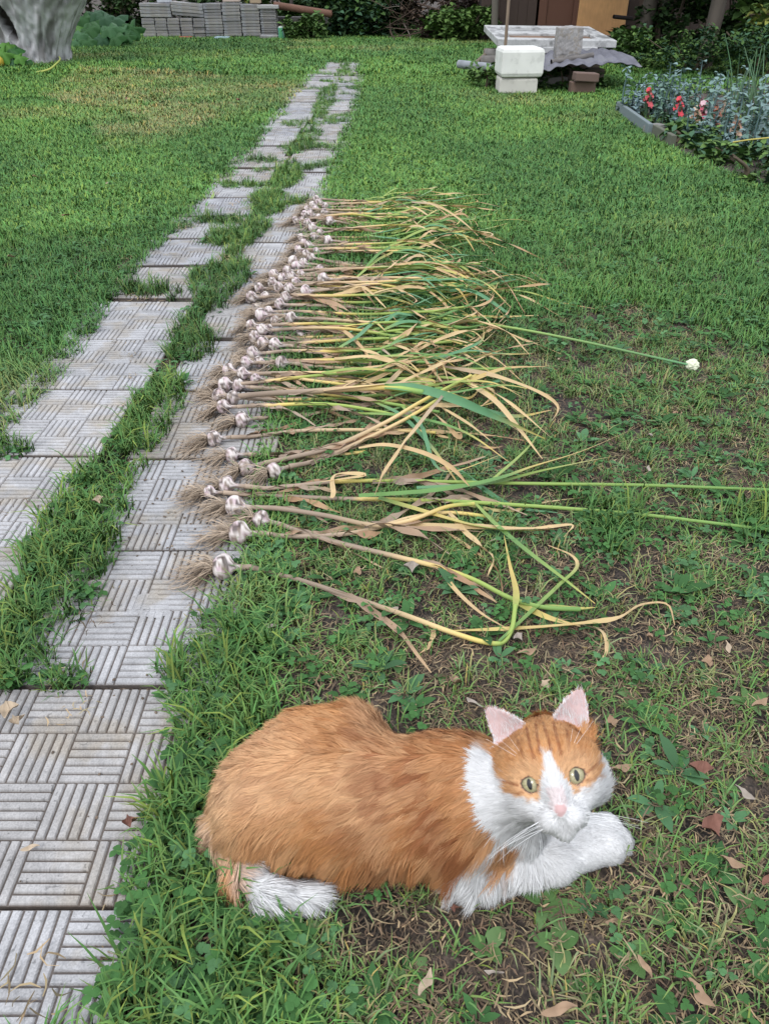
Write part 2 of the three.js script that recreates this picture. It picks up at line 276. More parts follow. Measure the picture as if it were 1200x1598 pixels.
function scatter(parent, name, geos, mat, list) {                           // list: [x, y, z, scale, yscale, colour]
  geos.forEach((g, k) => {
    const mine = list.filter((_, i) => i % geos.length === k); if (!mine.length) return;
    const im = shade(new THREE.InstancedMesh(g, mat, mine.length)); im.name = name; im.userData.kind = 'stuff';
    mine.forEach(([x, y, z, s, sy, c], i) => { Q4.setFromEuler(new THREE.Euler(rr(-0.12, 0.12), rnd() * 6.283, rr(-0.12, 0.12))); M4.compose(V(x, y, z), Q4, V(s, s * sy, s)); im.setMatrixAt(i, M4); im.setColorAt(i, new THREE.Color().setRGB(...c)); });
    parent.add(im);
  });
}
const stuff = (name, label) => { const g = new THREE.Group(); g.name = name; tag(g, label, null, null, 'stuff'); scene.add(g); return g; };
const lawn = stuff('lawn_grass', 'mown green grass of the lawn and between the path slabs'), cloverStuff = stuff('clover_leaves', 'small round clover leaves among the grass'), strawStuff = stuff('dry_straw', 'dry straw and dead grass scattered on the soil');
{
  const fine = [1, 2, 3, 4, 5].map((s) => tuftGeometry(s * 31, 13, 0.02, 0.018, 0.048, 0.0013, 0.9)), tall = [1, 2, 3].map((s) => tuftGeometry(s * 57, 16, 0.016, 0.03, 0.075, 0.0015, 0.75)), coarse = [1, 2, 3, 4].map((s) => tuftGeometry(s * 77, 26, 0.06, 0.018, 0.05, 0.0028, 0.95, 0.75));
  const clover = [1, 2, 3, 4].map((s) => cloverGeometry(s * 13)), weeds = [1, 2, 3].map((s) => weedGeometry(s * 19, 5 + s, 0.025, 0.055, 0.2)), straw = [1, 2, 3, 4].map((s) => strawGeometry(s * 23));
  const F = [], T = [], C = [], K = [], W = [], S = [];
  const green = (x, z, dull) => { const n = fbm(x * 1.3, 9, z * 1.3, 3), q = rr(0.88, 1.12), dry = dull; const g = mix3([0.053, 0.122, 0.037], [0.080, 0.168, 0.044], sst(0.35, 0.7, n)); return mix3(g, [0.21, 0.20, 0.10], dry).map((v) => v * q); };
  reseed(2024);
  const field = (z0, z1, perM2, use) => {                                   // even scatter over the wedge in front of the camera
    const edge = (d) => Math.min(0.62 * d + 0.75, 9), area = (z1 - z0) * 2 * edge((z0 + z1) / 2), n = Math.round(area * perM2);
    for (let k = 0; k < n; k++) { const d = rr(z0, z1), x = rr(-1, 1) * edge(d); use(x, -d); }
  };
  const dryness = (x, z) => inside(dryPatch, x, z) ? 0.2 + 0.45 * sst(0.35, 0.6, fbm(x * 2, 3, z * 2, 3)) : clamp(0.45 * sst(0.58, 0.8, fbm(x * 0.8, 3, z * 0.8, 3)));
  const grow = (x, z, near) => {
    const g = growth(x, z); if (!(rnd() < g.d)) { return; }
    if (inside(catSpot, x, z)) return;
    if (g.kind === 'path' || g.kind === 'lush') { (rnd() < (g.kind === 'lush' ? 0.25 : 0.5) ? T : F).push([x, 0, z, rr(0.75, 1.15), rr(0.6, 1.0), green(x, z, 0.05)]); return; }
    if (g.kind === 'bare' || g.kind === 'thin') { F.push([x, 0, z, rr(0.6, 1), rr(0.4, 0.9), green(x, z, rnd() < 0.25 ? 0.7 : 0.12).map((v) => v * 1.15)]); return; }
    F.push([x, 0, z, rr(0.8, 1.25), rr(0.6, 1.05), green(x, z, dryness(x, z) * rnd() * 1.6).map((v) => v * 1.25)]);
  };
  field(0.1, 1.6, 3600, (x, z) => grow(x, z)); field(1.6, 3.2, 2500, (x, z) => grow(x, z)); field(3.2, 5.5, 900, (x, z) => grow(x, z));
  field(3.0, 9, 800, (x, z) => { const g = growth(x, z); if (rnd() < g.d) C.push([x, 0, z, rr(0.7, 1.1) * (g.kind === 'path' ? 0.7 : 1), rr(0.5, 0.95), green(x, z, dryness(x, z) * rnd() * 1.5).map((v) => v * 1.55)]); });
  field(9, 19, 300, (x, z) => { const g = growth(x, z); if (rnd() < g.d) C.push([x, 0, z, rr(1.1, 1.7) * (g.kind === 'path' ? 0.5 : 1), rr(0.5, 1.0), green(x, z, dryness(x, z) * rnd() * 1.5).map((v) => v * 1.65)]); });
  field(2.6, 10.5, 1300, (x, z) => { if (x > -0.2 || x < -0.95) return; const g = growth(x, z); if (g.kind === 'path' && rnd() < g.d) (rnd() < 0.3 ? T : F).push([x, 0, z, rr(0.7, 1.1), rr(0.5, 0.9), green(x, z, 0.1).map((v) => v * 1.3)]); });
  const leafGreen = (k) => { const q = rr(0.75, 1.25); return (k < 0.25 ? [0.075, 0.155, 0.065] : [0.048, 0.115, 0.034]).map((v) => v * q); };
  field(0.1, 1.9, 2300, (x, z) => { const g = growth(x, z); if (inside(catSpot, x, z)) return; const p = { lush: 0.7, path: 0.5, bare: 0.09, thin: 0.3, lawn: 0.4 }[g.kind] ?? 0; if (rnd() < p * (g.kind === 'bare' ? g.d * 3 : 1)) K.push([x, 0, z, (g.kind === 'bare' || g.kind === 'thin' ? rr(0.45, 0.9) : rr(0.6, 1.15)), rr(0.6, 1.1), leafGreen(rnd())]); });
  field(1.9, 5, 700, (x, z) => { const g = growth(x, z); const p = { lush: 0.6, path: 0.3, bare: 0.15, thin: 0.35, lawn: 0.4 }[g.kind] ?? 0; if (rnd() < p) K.push([x, 0, z, rr(0.7, 1.25), rr(0.6, 1.1), leafGreen(rnd())]); });
  field(0.1, 6, 130, (x, z) => { const g = growth(x, z); if (inside(catSpot, x, z)) return; const p = { lush: 0.5, path: 0.3, bare: 0.5, thin: 0.7, lawn: 0.6 }[g.kind] ?? 0; if (rnd() < p) W.push([x, 0.002, z, rr(0.4, 0.85), rr(0.7, 1.1), leafGreen(rnd())]); });
  field(0.1, 2.2, 1500, (x, z) => { const g = growth(x, z), p = { bare: 1, thin: 0.8, lush: 0.25, path: 0.4, lawn: 0.18 }[g.kind] ?? 0.004; if (rnd() < p) { const q = rr(0.6, 1.2); S.push([x, onSlab(x, z) ? 0.011 : 0, z, rr(0.7, 1.15), 1, (rnd() < 0.4 ? [0.30, 0.23, 0.14] : [0.15, 0.105, 0.07]).map((v) => v * q)]); } });
  field(2.2, 4.5, 700, (x, z) => { const g = growth(x, z), p = { bare: 0.9, thin: 0.5, path: 0.3, lawn: 0.15 }[g.kind] ?? 0.01; if (rnd() < p) S.push([x, onSlab(x, z) ? 0.011 : 0, z, rr(0.9, 1.5), 1, [0.36, 0.28, 0.17]]); });
  const crumb = [1, 2, 3].map((s) => { const g = new THREE.IcosahedronGeometry(1, 0), a = g.attributes.position; for (let k = 0; k < a.count; k++) { const q = 0.7 + 0.6 * noise3(a.getX(k) * 3 + s * 5, a.getY(k) * 3, a.getZ(k) * 3); a.setXYZ(k, a.getX(k) * q * 1.3, a.getY(k) * q * 0.7, a.getZ(k) * q); } g.computeVertexNormals(); return g; }), X = [];
  field(0.1, 4.5, 3000, (x, z) => { if (!onSlab(x, z)) return; const bulbs = x > -0.56 && z < -0.95 && z > -3.5 ? 0.30 * sst(-0.56, -0.36, x) : 0, n = sst(0.52, 0.72, fbm(x * 7, 2, z * 7, 3)); if (rnd() < 0.015 + bulbs + 0.12 * n) { const q = rr(0.6, 1.3); X.push([x, 0.0115, z, rr(0.0006, 0.0024), 1, (rnd() < 0.7 ? [0.12, 0.088, 0.065] : [0.24, 0.19, 0.14]).map((v) => v * q)]); } });
  scatter(stuff('soil_crumbs', 'crumbs of soil lying on the path slabs'), 'soil_crumb', crumb, std([1, 1, 1], 0.95), X);
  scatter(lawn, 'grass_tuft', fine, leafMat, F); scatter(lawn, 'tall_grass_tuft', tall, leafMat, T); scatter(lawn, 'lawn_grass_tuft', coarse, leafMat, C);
  scatter(cloverStuff, 'clover_patch', clover, leafMat, K); scatter(cloverStuff, 'weed_rosette', weeds, leafMat, W); scatter(strawStuff, 'straw_litter', straw, strawMat, S);
  console.log('grass', F.length, T.length, C.length, 'clover', K.length, W.length, 'straw', S.length);
}

// ---------- garlic ----------
const bulbMat = std([1, 1, 1], 0.8, { vertexColors: true }), stemMat = std([1, 1, 1], 0.75, { vertexColors: true }), garlicLeafMat = phys([1, 1, 1], 0.65, { vertexColors: true, transmission: 0.2, thickness: 0 }), rootMat = std([1, 1, 1], 0.95, { vertexColors: true });
const CLR = { dirt: [0.16, 0.115, 0.085], husk: [0.36, 0.275, 0.205], straw: [0.58, 0.42, 0.215], dry: [0.50, 0.33, 0.165], rust: [0.36, 0.20, 0.10], yellow: [0.56, 0.43, 0.13], lime: [0.27, 0.36, 0.085], green: [0.125, 0.26, 0.065], blue: [0.095, 0.25, 0.115] };
const ramp = (stops, t) => { for (let k = 0; k + 1 < stops.length; k++) if (t <= stops[k + 1][0]) return mix3(stops[k][1], stops[k + 1][1], clamp((t - stops[k][0]) / (stops[k + 1][0] - stops[k][0]))); return stops[stops.length - 1][1]; };
function bulbGeometry(s, d, axis, center, dirty) {                         // axis points from the roots to the neck
  const m = new Mesher(), N = 22, R = 18, ax = axis.clone().normalize(), u = Math.abs(ax.y) < 0.9 ? V(0, 1, 0).addScaledVector(ax, -ax.y).normalize() : V(1, 0, 0), v = ax.clone().cross(u), rows = [], prof = [];
  for (let k = 0; k <= N; k++) { const t = k / N, y = -0.42 + 1.45 * t, r = y < 0.42 ? 0.5 * Math.sqrt(Math.max(0, 1 - Math.pow((y - 0.0) / 0.46, 2) * 0.9)) : 0; const body = 0.5 * Math.sqrt(Math.max(0, 1 - Math.pow(y / 0.47, 2))), neck = 0.115 + 0.35 * Math.exp(-Math.pow(Math.max(0, y - 0.05) / 0.24, 2)); prof.push([y, y < 0.05 ? Math.max(body, y < -0.3 ? 0.05 : 0) : Math.min(Math.max(body, 0), 0.5) * (1 - sst(0.1, 0.42, y)) + neck * sst(0.1, 0.42, y)]); }
  const cloves = 6 + Math.floor(hash3(s, 1, 2) * 4);
  for (let k = 0; k <= N; k++) {
    const [y, r] = prof[k], row = [];
    for (let q = 0; q < R; q++) {
      const a = q / R * 6.283, lobe = 1 + 0.045 * Math.cos(a * cloves + s) * sst(0.5, 0.1, Math.abs(y)) + 0.05 * (noise3(Math.cos(a) * 1.5 + s * 3.1, Math.sin(a) * 1.5, y * 3) - 0.5);
      const dir = u.clone().multiplyScalar(Math.cos(a)).addScaledVector(v, Math.sin(a)), p = center.clone().addScaledVector(ax, y * d).addScaledVector(dir, r * lobe * d);
      const n = dir.clone().addScaledVector(ax, clamp(y * 2.2, -1.5, 0.6)).normalize();
      const f = fbm(Math.cos(a) * 2.2 + s * 5.7, Math.sin(a) * 2.2, y * 5 + s, 3), str = noise3(a * 9 + s, y * 1.5, s), spot = fbm(Math.cos(a) * 4 + s * 2.3, Math.sin(a) * 4, y * 8, 2);
      let c = mix3([0.62, 0.565, 0.54], [0.47, 0.335, 0.38], sst(0.42, 0.7, f) * 0.8 + 0.25 * (str - 0.5)); c = mix3(c, CLR.dirt, clamp(sst(0.54 - 0.17 * dirty, 0.67, spot) * 0.88)); c = mix3(c, [0.045, 0.03, 0.025], sst(0.64, 0.70, noise3(Math.cos(a) * 3 + s * 1.7, Math.sin(a) * 3, y * 6 + 9)) * 0.85);
      c = mix3(c, CLR.husk, sst(0.35, 0.9, y)); c = mix3(c, CLR.dirt, sst(-0.33, -0.42, y) * 0.9);
      row.push(m.vert(p, n, c));
    }
    rows.push(row);
  }
  for (let k = 0; k < N; k++) for (let q = 0; q < R; q++) { const e = (q + 1) % R; m.quad(rows[k][q], rows[k][e], rows[k + 1][e], rows[k + 1][q]); }
  const cap = m.vert(center.clone().addScaledVector(ax, -0.45 * d), ax.clone().negate(), CLR.dirt); for (let q = 0; q < R; q++) m.tri(cap, rows[0][q], rows[0][(q + 1) % R]);
  return m;
}
function floorAt(x, z) { return onSlab(x, z) || (x > -0.53 && x < -0.225 && z > -4.2) ? 0.012 : 0.004; }
function rootsMesher(n, center, axis, d, len) {
  const m = new Mesher(), ax = axis.clone().normalize();
  for (let k = 0; k < n; k++) {
    const a = rnd() * 6.283, sp = rr(0.15, 1.05), out = ax.clone().negate().multiplyScalar(Math.cos(sp)).add(V(0, Math.sin(a) * Math.sin(sp), Math.cos(a) * Math.sin(sp))).normalize();
    if (out.x > -0.15) out.x = -0.15 - rnd() * 0.5;
    const L = len * rr(0.45, 1.15), p = center.clone().addScaledVector(ax, -0.40 * d).add(V(0, rr(-0.2, 0.2) * d, rr(-0.25, 0.25) * d)), wig = V(rr(-1, 1), rr(-1, 1), rr(-1, 1)).multiplyScalar(0.18 * L), pts = [], w = [], cols = [], t0 = rr(0.55, 1.2), curl = rr(-0.35, 0.35);
    for (let q = 0; q <= 5; q++) { const t = q / 5, x = p.clone().addScaledVector(out, L * t).addScaledVector(wig, Math.sin(t * 3.3)).add(V(0, -L * 0.75 * t * t, curl * L * t * t)); const fl = floorAt(x.x, x.z) + rr(0.0008, 0.007); if (x.y < fl) x.y = fl; pts.push(x); w.push(mix(0.0009, 0.0004, t)); cols.push(mix3([0.34, 0.255, 0.185], [0.44, 0.35, 0.26], rnd()).map((v) => v * t0)); }
    m.strip(pts, w, [V(rr(-0.3, 0.3), rr(-0.5, 0.5), 1).normalize()], cols, { up: V(0, 1, 0), flat: 0.4 });
  }
  return m;
}
function garlicLeaf(pts, w0, stops, opt = {}) {                              // a folded strap leaf along the points
  const P = spline(pts, opt.seg ?? 22), m = new Mesher(), w = [], sides = [], cols = [], tw = opt.twist ?? rr(-0.6, 0.6), ph = opt.phase ?? rr(-0.5, 0.5), dryK = opt.dry ?? 0;
  for (let k = 0; k < P.length; k++) {
    const t = k / (P.length - 1), d = P[Math.min(k + 1, P.length - 1)].clone().sub(P[Math.max(0, k - 1)]).normalize(), s0 = V(-d.z, 0, d.x).normalize(), up = s0.clone().cross(d), a = ph + tw * t * 2 + dryK * (noise3(t * 7 + ph * 9, 1, 2) - 0.5) * 2.5;
    sides.push(s0.multiplyScalar(Math.cos(a)).addScaledVector(up, Math.sin(a)).normalize());
    w.push(w0 * (0.75 + 0.35 * sst(0, 0.2, t)) * Math.pow(1 - sst(opt.keep ?? 0.25, 1.03, t), 0.7) * (1 + dryK * (noise3(t * 11 + ph * 5, 4, 2) - 0.5) * 0.9) + 0.0006);
    const q = rr(0.93, 1.07); cols.push(ramp(stops, t).map((v) => v * q));
  }
  m.strip(P, w, sides, cols, { fold: opt.fold ?? 0.55 }); return m;
}
const dryStops = () => { const a = rnd(); return a < 0.4 ? [[0, CLR.straw], [0.5, CLR.dry], [1, CLR.rust]] : a < 0.8 ? [[0, CLR.husk], [0.4, CLR.straw], [1, CLR.dry]] : [[0, CLR.straw], [1, CLR.straw]]; };
const greenStops = () => { const a = rnd(), g = rnd() < 0.45 ? CLR.blue : CLR.green; return a < 0.45 ? [[0, CLR.lime], [0.25, g], [0.6, g], [0.82, CLR.yellow], [1, CLR.dry]] : a < 0.8 ? [[0, CLR.lime], [0.35, CLR.lime], [0.65, CLR.yellow], [1, CLR.straw]] : [[0, g], [0.8, g], [1, CLR.lime]]; };
function garlic(label, group, stemPts, o = {}) {
  const c = stemPts[0], d = o.d ?? 0.04, axis = stemPts[1].clone().sub(c); axis.y *= 0.5; axis.normalize(); if (o.axis) axis.lerp(o.axis, 0.5).normalize();
  const g = base('garlic_plant', V(c.x, 0, c.z)), O = g.position, s = Math.floor(rnd() * 9999); tag(g, label, 'garlic', group);
  const neck = c.clone().addScaledVector(axis, d * 0.95), P = spline([neck, ...stemPts.slice(1)], o.seg ?? 36), n = P.length, r0 = o.r ?? 0.0046, r1 = o.r1 ?? 0.0034;
  put('bulb', bulbGeometry(s, d, axis, c, o.dirty ?? rnd()).geo(O), bulbMat, g);
  const stops = o.stops ?? [[0, CLR.husk], [0.12, mix3(CLR.husk, CLR.dirt, 0.25 + rnd() * 0.6)], [0.32, mix3(CLR.husk, CLR.dirt, 0.15 + 0.35 * rnd())], [(o.gs ?? 0.55) * 0.8, CLR.straw], [o.gs ?? 0.55, CLR.yellow], [(o.gs ?? 0.55) + 0.12, CLR.lime], [1, o.end ?? CLR.green]];
  const sm = new Mesher(); sm.tube(P, P.map((_, k) => mix(r0, r1, k / n) * (k / n < 0.05 ? 1.05 : 1)), (k, q) => { const t = k / n, b = 0.82 + 0.36 * noise3(q * 1.3 + s, t * 5, 1); return ramp(stops, t).map((v) => v * b); }, 9, true, (k, q) => 1 + (k / n < 0.45 ? 0.24 : 0.05) * (noise3(q * 0.9 + s, k * 0.35, 3) - 0.5)); put('stem', sm.geo(O), stemMat, g);
  put('roots', rootsMesher(Math.round((o.roots ?? 60) * 1.9), c, axis, d, o.rootLen ?? 0.072).geo(O), rootMat, g);
  for (const L of o.leaves ?? []) put(L.dry ? 'dry_leaf' : 'leaf', garlicLeaf(L.p, L.w ?? 0.006, L.stops ?? (L.dry ? dryStops() : greenStops()), L).geo(O), garlicLeafMat, g);
  for (let k = 0; k < (o.sheaths ?? 4); k++) {                                // shrivelled lower leaves that hang about the stem
    const a = Math.floor(n * rr(0.04, 0.5)), L = rr(0.08, 0.26), b = rr(-0.5, 0.5), dir = P[Math.min(n - 1, a + 4)].clone().sub(P[a]).normalize(), sd = V(-dir.z, 0, dir.x), p = P[a];
    const pt = [0, 0.3, 0.65, 1].map((t) => { const x = p.clone().addScaledVector(dir, L * t).addScaledVector(sd, L * b * t * t).add(V(0, 0.006 * Math.sin(t * 3), rr(-0.008, 0.008))); x.y = Math.max(0.008 + rnd() * 0.01, x.y * (1 - 0.5 * t)); return x; });
    put('dry_leaf', garlicLeaf(pt, rr(0.003, 0.006), [[0, mix3(CLR.husk, CLR.dirt, rnd() * 0.7)], [0.6, mix3(CLR.husk, CLR.rust, rnd())], [1, mix3(CLR.dry, CLR.husk, rnd())]], { dry: 0.8, seg: 14, keep: 0.6 }).geo(O), garlicLeafMat, g);
  }
  return g;
}
const PP = (list, h) => list.map(([x, y, k]) => G(x, y, k ?? h));
const BULB = (x, y) => G(x, y, 0.026);
reseed(501);
{
  const row = 'harvested garlic laid in a row beside the path', st = (b, l, h = 0.016) => [BULB(...b), ...PP(l, h)];
  garlic('garlic plant at the end of the row with sharply kinked green stem', row, st([350, 885], [[405, 889], [470, 906], [560, 936], [640, 963], [705, 987], [760, 1003], [783, 1003], [797, 985, 0.02], [804, 945, 0.025]]), { d: 0.043, gs: 0.6, end: CLR.lime, sheaths: 1, roots: 90, leaves: [
    { p: PP([[803, 950], [804, 925], [795, 885], [786, 835]], 0.024), w: 0.0044, stops: [[0, CLR.lime], [0.5, CLR.yellow], [1, CLR.yellow]] }, { p: PP([[780, 1001], [830, 955], [872, 915], [901, 884], [893, 868], [855, 851]], 0.02), w: 0.0036, stops: [[0, CLR.green], [0.5, CLR.lime], [0.7, CLR.straw], [1, CLR.dry]] },
    { p: PP([[700, 986], [800, 983], [920, 973], [968, 964], [1000, 945], [1040, 943], [1052, 975]], 0.016), w: 0.0040, stops: [[0, CLR.yellow], [0.5, CLR.straw], [1, CLR.dry]], dry: 0.4 }, { p: PP([[905, 974], [940, 988], [945, 1018], [924, 1046]], 0.012), w: 0.0024, dry: 0.6 }, { p: PP([[655, 968], [675, 985], [668, 1010], [655, 1020]], 0.01), w: 0.0032, dry: 0.5 }] });
  garlic('big purple white garlic bulb second from the open end of the row', row, st([375, 832], [[440, 836], [510, 836], [580, 826], [640, 808], [700, 800], [760, 806]], 0.018), { d: 0.044, gs: 0.9, end: CLR.straw, roots: 80, leaves: [{ p: PP([[620, 812], [690, 830], [750, 870], [775, 890], [785, 930]], 0.012), w: 0.0048, dry: 0.7 }, { p: PP([[700, 800], [745, 850], [768, 870], [760, 900]], 0.02), w: 0.0040, dry: 0.8 }] });
  garlic('reddish garlic bulb with long stem running under the kinked green leaf', row, st([408, 811], [[450, 823], [520, 845], [620, 869], [690, 887], [740, 905], [800, 935], [850, 948], [905, 951]], 0.02), { d: 0.034, gs: 0.5, end: CLR.green, dirty: 1, sheaths: 3, leaves: [{ p: PP([[685, 886], [708, 920], [750, 958], [798, 985]], 0.014), w: 0.0040, stops: [[0, CLR.yellow], [0.4, CLR.straw], [1, CLR.dry]] }, { p: PP([[790, 932], [850, 962], [905, 977]], 0.016), w: 0.0040, stops: [[0, CLR.lime], [0.5, CLR.yellow], [1, CLR.straw]] }, { p: PP([[850, 947], [900, 951], [932, 948]], 0.016), w: 0.0040, stops: [[0, CLR.lime], [1, CLR.yellow]] }] });
  garlic('white garlic bulb with pale straw stem above the big purple bulb', row, st([368, 790], [[430, 793], [510, 805], [590, 820], [640, 812], [700, 790], [740, 786]], 0.03), { d: 0.04, gs: 0.8, end: CLR.yellow, roots: 80, leaves: [{ p: PP([[740, 786], [770, 818], [820, 860], [880, 905], [928, 942]], 0.022), w: 0.0052, stops: [[0, CLR.lime], [0.4, CLR.green], [0.8, CLR.lime], [1, CLR.yellow]] }, { p: PP([[600, 820], [720, 822], [830, 826], [893, 820], [880, 838]], 0.02), w: 0.0040, dry: 0.5 }] });
  garlic('garlic plant with upper long green flower stalk reaching over the soil', row, st([355, 757], [[415, 762], [470, 757], [520, 752], [600, 750], [700, 752], [850, 755], [1000, 757], [1110, 761], [1215, 765]], 0.022), { d: 0.036, gs: 0.34, end: CLR.green, r1: 0.0026, seg: 50, leaves: [{ p: PP([[560, 775], [690, 766], [780, 748], [830, 730], [905, 706], [1005, 662]], 0.036), w: 0.0060, stops: [[0, CLR.green], [0.45, CLR.green], [0.62, CLR.yellow], [1, CLR.straw]] }, { p: PP([[650, 762], [760, 756], [850, 735], [930, 718], [987, 707]], 0.03), w: 0.0044, stops: [[0, CLR.blue], [0.5, CLR.lime], [1, CLR.straw]] }, { p: PP([[770, 748], [806, 718], [832, 690], [853, 653]], 0.032), w: 0.0040, stops: [[0, CLR.lime], [1, CLR.lime]] }, { p: PP([[600, 752], [700, 742], [800, 738]], 0.012), w: 0.0048, stops: [[0, CLR.blue], [1, CLR.blue]] }] });
  garlic('small garlic bulb with lower long green flower stalk reaching over the soil', row, st([328, 768], [[395, 773], [470, 776], [560, 779], [640, 780], [720, 783], [850, 791], [1000, 803], [1110, 816], [1215, 828]], 0.018), { d: 0.026, gs: 0.36, end: CLR.green, r1: 0.0027, seg: 50, leaves: [{ p: PP([[590, 778], [660, 800], [740, 822], [800, 829], [870, 826]], 0.024), w: 0.0060, stops: [[0, CLR.green], [0.3, CLR.yellow], [0.7, CLR.lime], [1, CLR.yellow]] }, { p: PP([[700, 782], [790, 800], [850, 786], [930, 775], [1000, 766]], 0.01), w: 0.0048, stops: [[0, CLR.lime], [0.3, CLR.straw], [1, CLR.straw]] }, { p: PP([[520, 777], [526, 742], [570, 742], [500, 752]], 0.034), w: 0.0048, dry: 0.5 }, { p: PP([[690, 772], [700, 730], [800, 790], [870, 800]], 0.01), w: 0.0048, stops: [[0, CLR.blue], [1, CLR.blue]] }] });
  garlic('soil caked garlic bulb with thick stem slanting up across the others', row, st([385, 730], [[455, 714, 0.02], [520, 697, 0.03], [600, 660, 0.045], [660, 625, 0.05], [735, 586, 0.05]]), { d: 0.038, gs: 0.78, end: CLR.yellow, dirty: 1.5, r: 0.0055, leaves: [{ p: PP([[720, 594], [770, 625], [810, 670], [846, 716]], 0.045), w: 0.0056, stops: [[0, CLR.straw], [1, CLR.straw]] }, { p: PP([[700, 606], [745, 590], [790, 575], [850, 572]], 0.04), w: 0.0048, stops: [[0, CLR.yellow], [1, CLR.dry]] }] });
  garlic('garlic bulb with twin stem slanting beside the soil caked one', row, st([428, 735], [[490, 720, 0.016], [560, 690, 0.03], [640, 650, 0.04], [700, 612, 0.045]]), { d: 0.034, gs: 0.8, end: CLR.straw, dirty: 1.3, r: 0.005, leaves: [{ p: PP([[560, 700], [600, 695], [660, 707], [705, 730], [732, 758]], 0.055), w: 0.0036, stops: [[0, CLR.straw], [1, CLR.dry]], keep: 0.7 }, { p: PP([[690, 618], [640, 680], [605, 730], [585, 772]], 0.06), w: 0.0032, dry: 0.5, keep: 0.7 }] });
  garlic('garlic bulb half hidden behind two pale stems', row, st([363, 710], [[430, 712], [500, 712], [570, 705]], 0.012), { d: 0.033, gs: 0.95, end: CLR.straw });
  garlic('clean white garlic bulb with straight pale stem pointing at the lawn', row, st([335, 685], [[395, 681], [460, 673], [540, 671], [620, 672], [680, 675]], 0.018), { d: 0.035, gs: 0.97, end: CLR.straw, roots: 90, leaves: [{ p: PP([[600, 672], [690, 676], [760, 680], [835, 690]], 0.012), w: 0.0052, dry: 0.5 }, { p: PP([[660, 674], [720, 690], [770, 700], [800, 690]], 0.01), w: 0.0040, dry: 0.7 }] });
  garlic('round spotted garlic bulb lying short of its neighbours', row, st([378, 655], [[440, 652], [520, 640], [600, 628], [680, 622]], 0.014), { d: 0.037, gs: 0.8, end: CLR.lime, dirty: 0.8, leaves: [{ p: PP([[640, 625], [720, 632], [800, 650], [860, 640]], 0.016), w: 0.006 }] });
  garlic('garlic plant with thick folded blue green leaf over the row', row, st([343, 618], [[420, 614], [500, 610], [560, 606], [610, 605], [660, 612]], 0.055), { d: 0.037, gs: 0.72, end: CLR.green, r: 0.0062, r1: 0.0065, leaves: [{ p: PP([[600, 604], [650, 607], [710, 623], [770, 648], [850, 684]], 0.058), w: 0.0084, stops: [[0, CLR.green], [0.2, CLR.blue], [0.75, CLR.blue], [1, CLR.yellow]], keep: 0.5 }, { p: PP([[505, 610], [560, 604], [640, 597], [735, 594]], 0.06), w: 0.0080, stops: [[0, CLR.dry], [1, CLR.dry]], twist: 0.1, phase: 0.2, fold: 0.2, keep: 0.5 }] });
  const flower = garlic('garlic plant with a white flower head at the tip of its stalk', row, st([437, 475], [[520, 478], [600, 484], [700, 498], [800, 512], [900, 531], [1000, 553], [1072, 569]], 0.03), { d: 0.036, gs: 0.3, end: CLR.blue, r1: 0.0028, seg: 50, leaves: [{ p: PP([[560, 482], [650, 487], [760, 495], [840, 492]], 0.02), w: 0.006 }] });
  const hp = G(1079, 570, 0.02), um = new THREE.IcosahedronGeometry(0.014, 3), up = um.attributes.position; for (let k = 0; k < up.count; k++) { const q = 0.75 + 0.5 * noise3(up.getX(k) * 260, up.getY(k) * 260, up.getZ(k) * 260); up.setXYZ(k, up.getX(k) * q * 1.15, up.getY(k) * q, up.getZ(k) * q); } um.computeVertexNormals(); um.translate(hp.x - flower.position.x, hp.y - flower.position.y, hp.z - flower.position.z);
  tag(put('flower_head', um, std([0.62, 0.64, 0.48], 0.8), flower), 'round white bulbil head');

  // the packed remainder of the row
  const spots = [[350, 640], [352, 602], [358, 580], [395, 552], [398, 530], [393, 513], [408, 495], [420, 486], [393, 466], [405, 453], [426, 445], [441, 438], [428, 430], [449, 424], [458, 410], [474, 412], [466, 392], [482, 384], [470, 371], [462, 347], [476, 338], [480, 331], [493, 329],
    [372, 600], [385, 570], [412, 540], [420, 515], [430, 498], [446, 470], [452, 455], [462, 440], [470, 428], [486, 405], [494, 392], [490, 372], [488, 358], [498, 345], [506, 335], [400, 590], [430, 545], [455, 500], [478, 460], [500, 420], [512, 380], [515, 350], [440, 570], [470, 520], [505, 440], [365, 625], [380, 590], [405, 565], [410, 522], [400, 480], [415, 462], [436, 452], [455, 432], [463, 418], [478, 398], [474, 380], [480, 350], [470, 345], [485, 338], [500, 365], [488, 322], [498, 319], [508, 323], [494, 315]];
  spots.forEach(([px, py], i) => {
    const b = BULB(px, py), lay = i < 23 ? 0 : 1, far = py < 340 ? -0.10 : 0; b.y = 0.026 + (lay ? rr(-0.006, 0.012) : rr(0, 0.012));
    const ang = far + rr(-0.13, 0.13) + (rnd() < 0.2 ? rr(-0.3, 0.3) : 0), L = rr(0.36, 0.58), h1 = rr(0.012, 0.05), h2 = rr(0.012, 0.055), dir = V(Math.cos(ang), 0, Math.sin(ang)), sd = V(-dir.z, 0, dir.x), wob = rr(-0.02, 0.02);
    const P = [b, b.clone().addScaledVector(dir, 0.09), b.clone().addScaledVector(dir, L * 0.55).addScaledVector(sd, wob), b.clone().addScaledVector(dir, L)]; P[1].y = mix(b.y, h1, 0.6); P[2].y = h1; P[3].y = h2;
    const leaves = [], nl = 4 + Math.floor(rnd() * 3), scape = rnd() < 0.22;
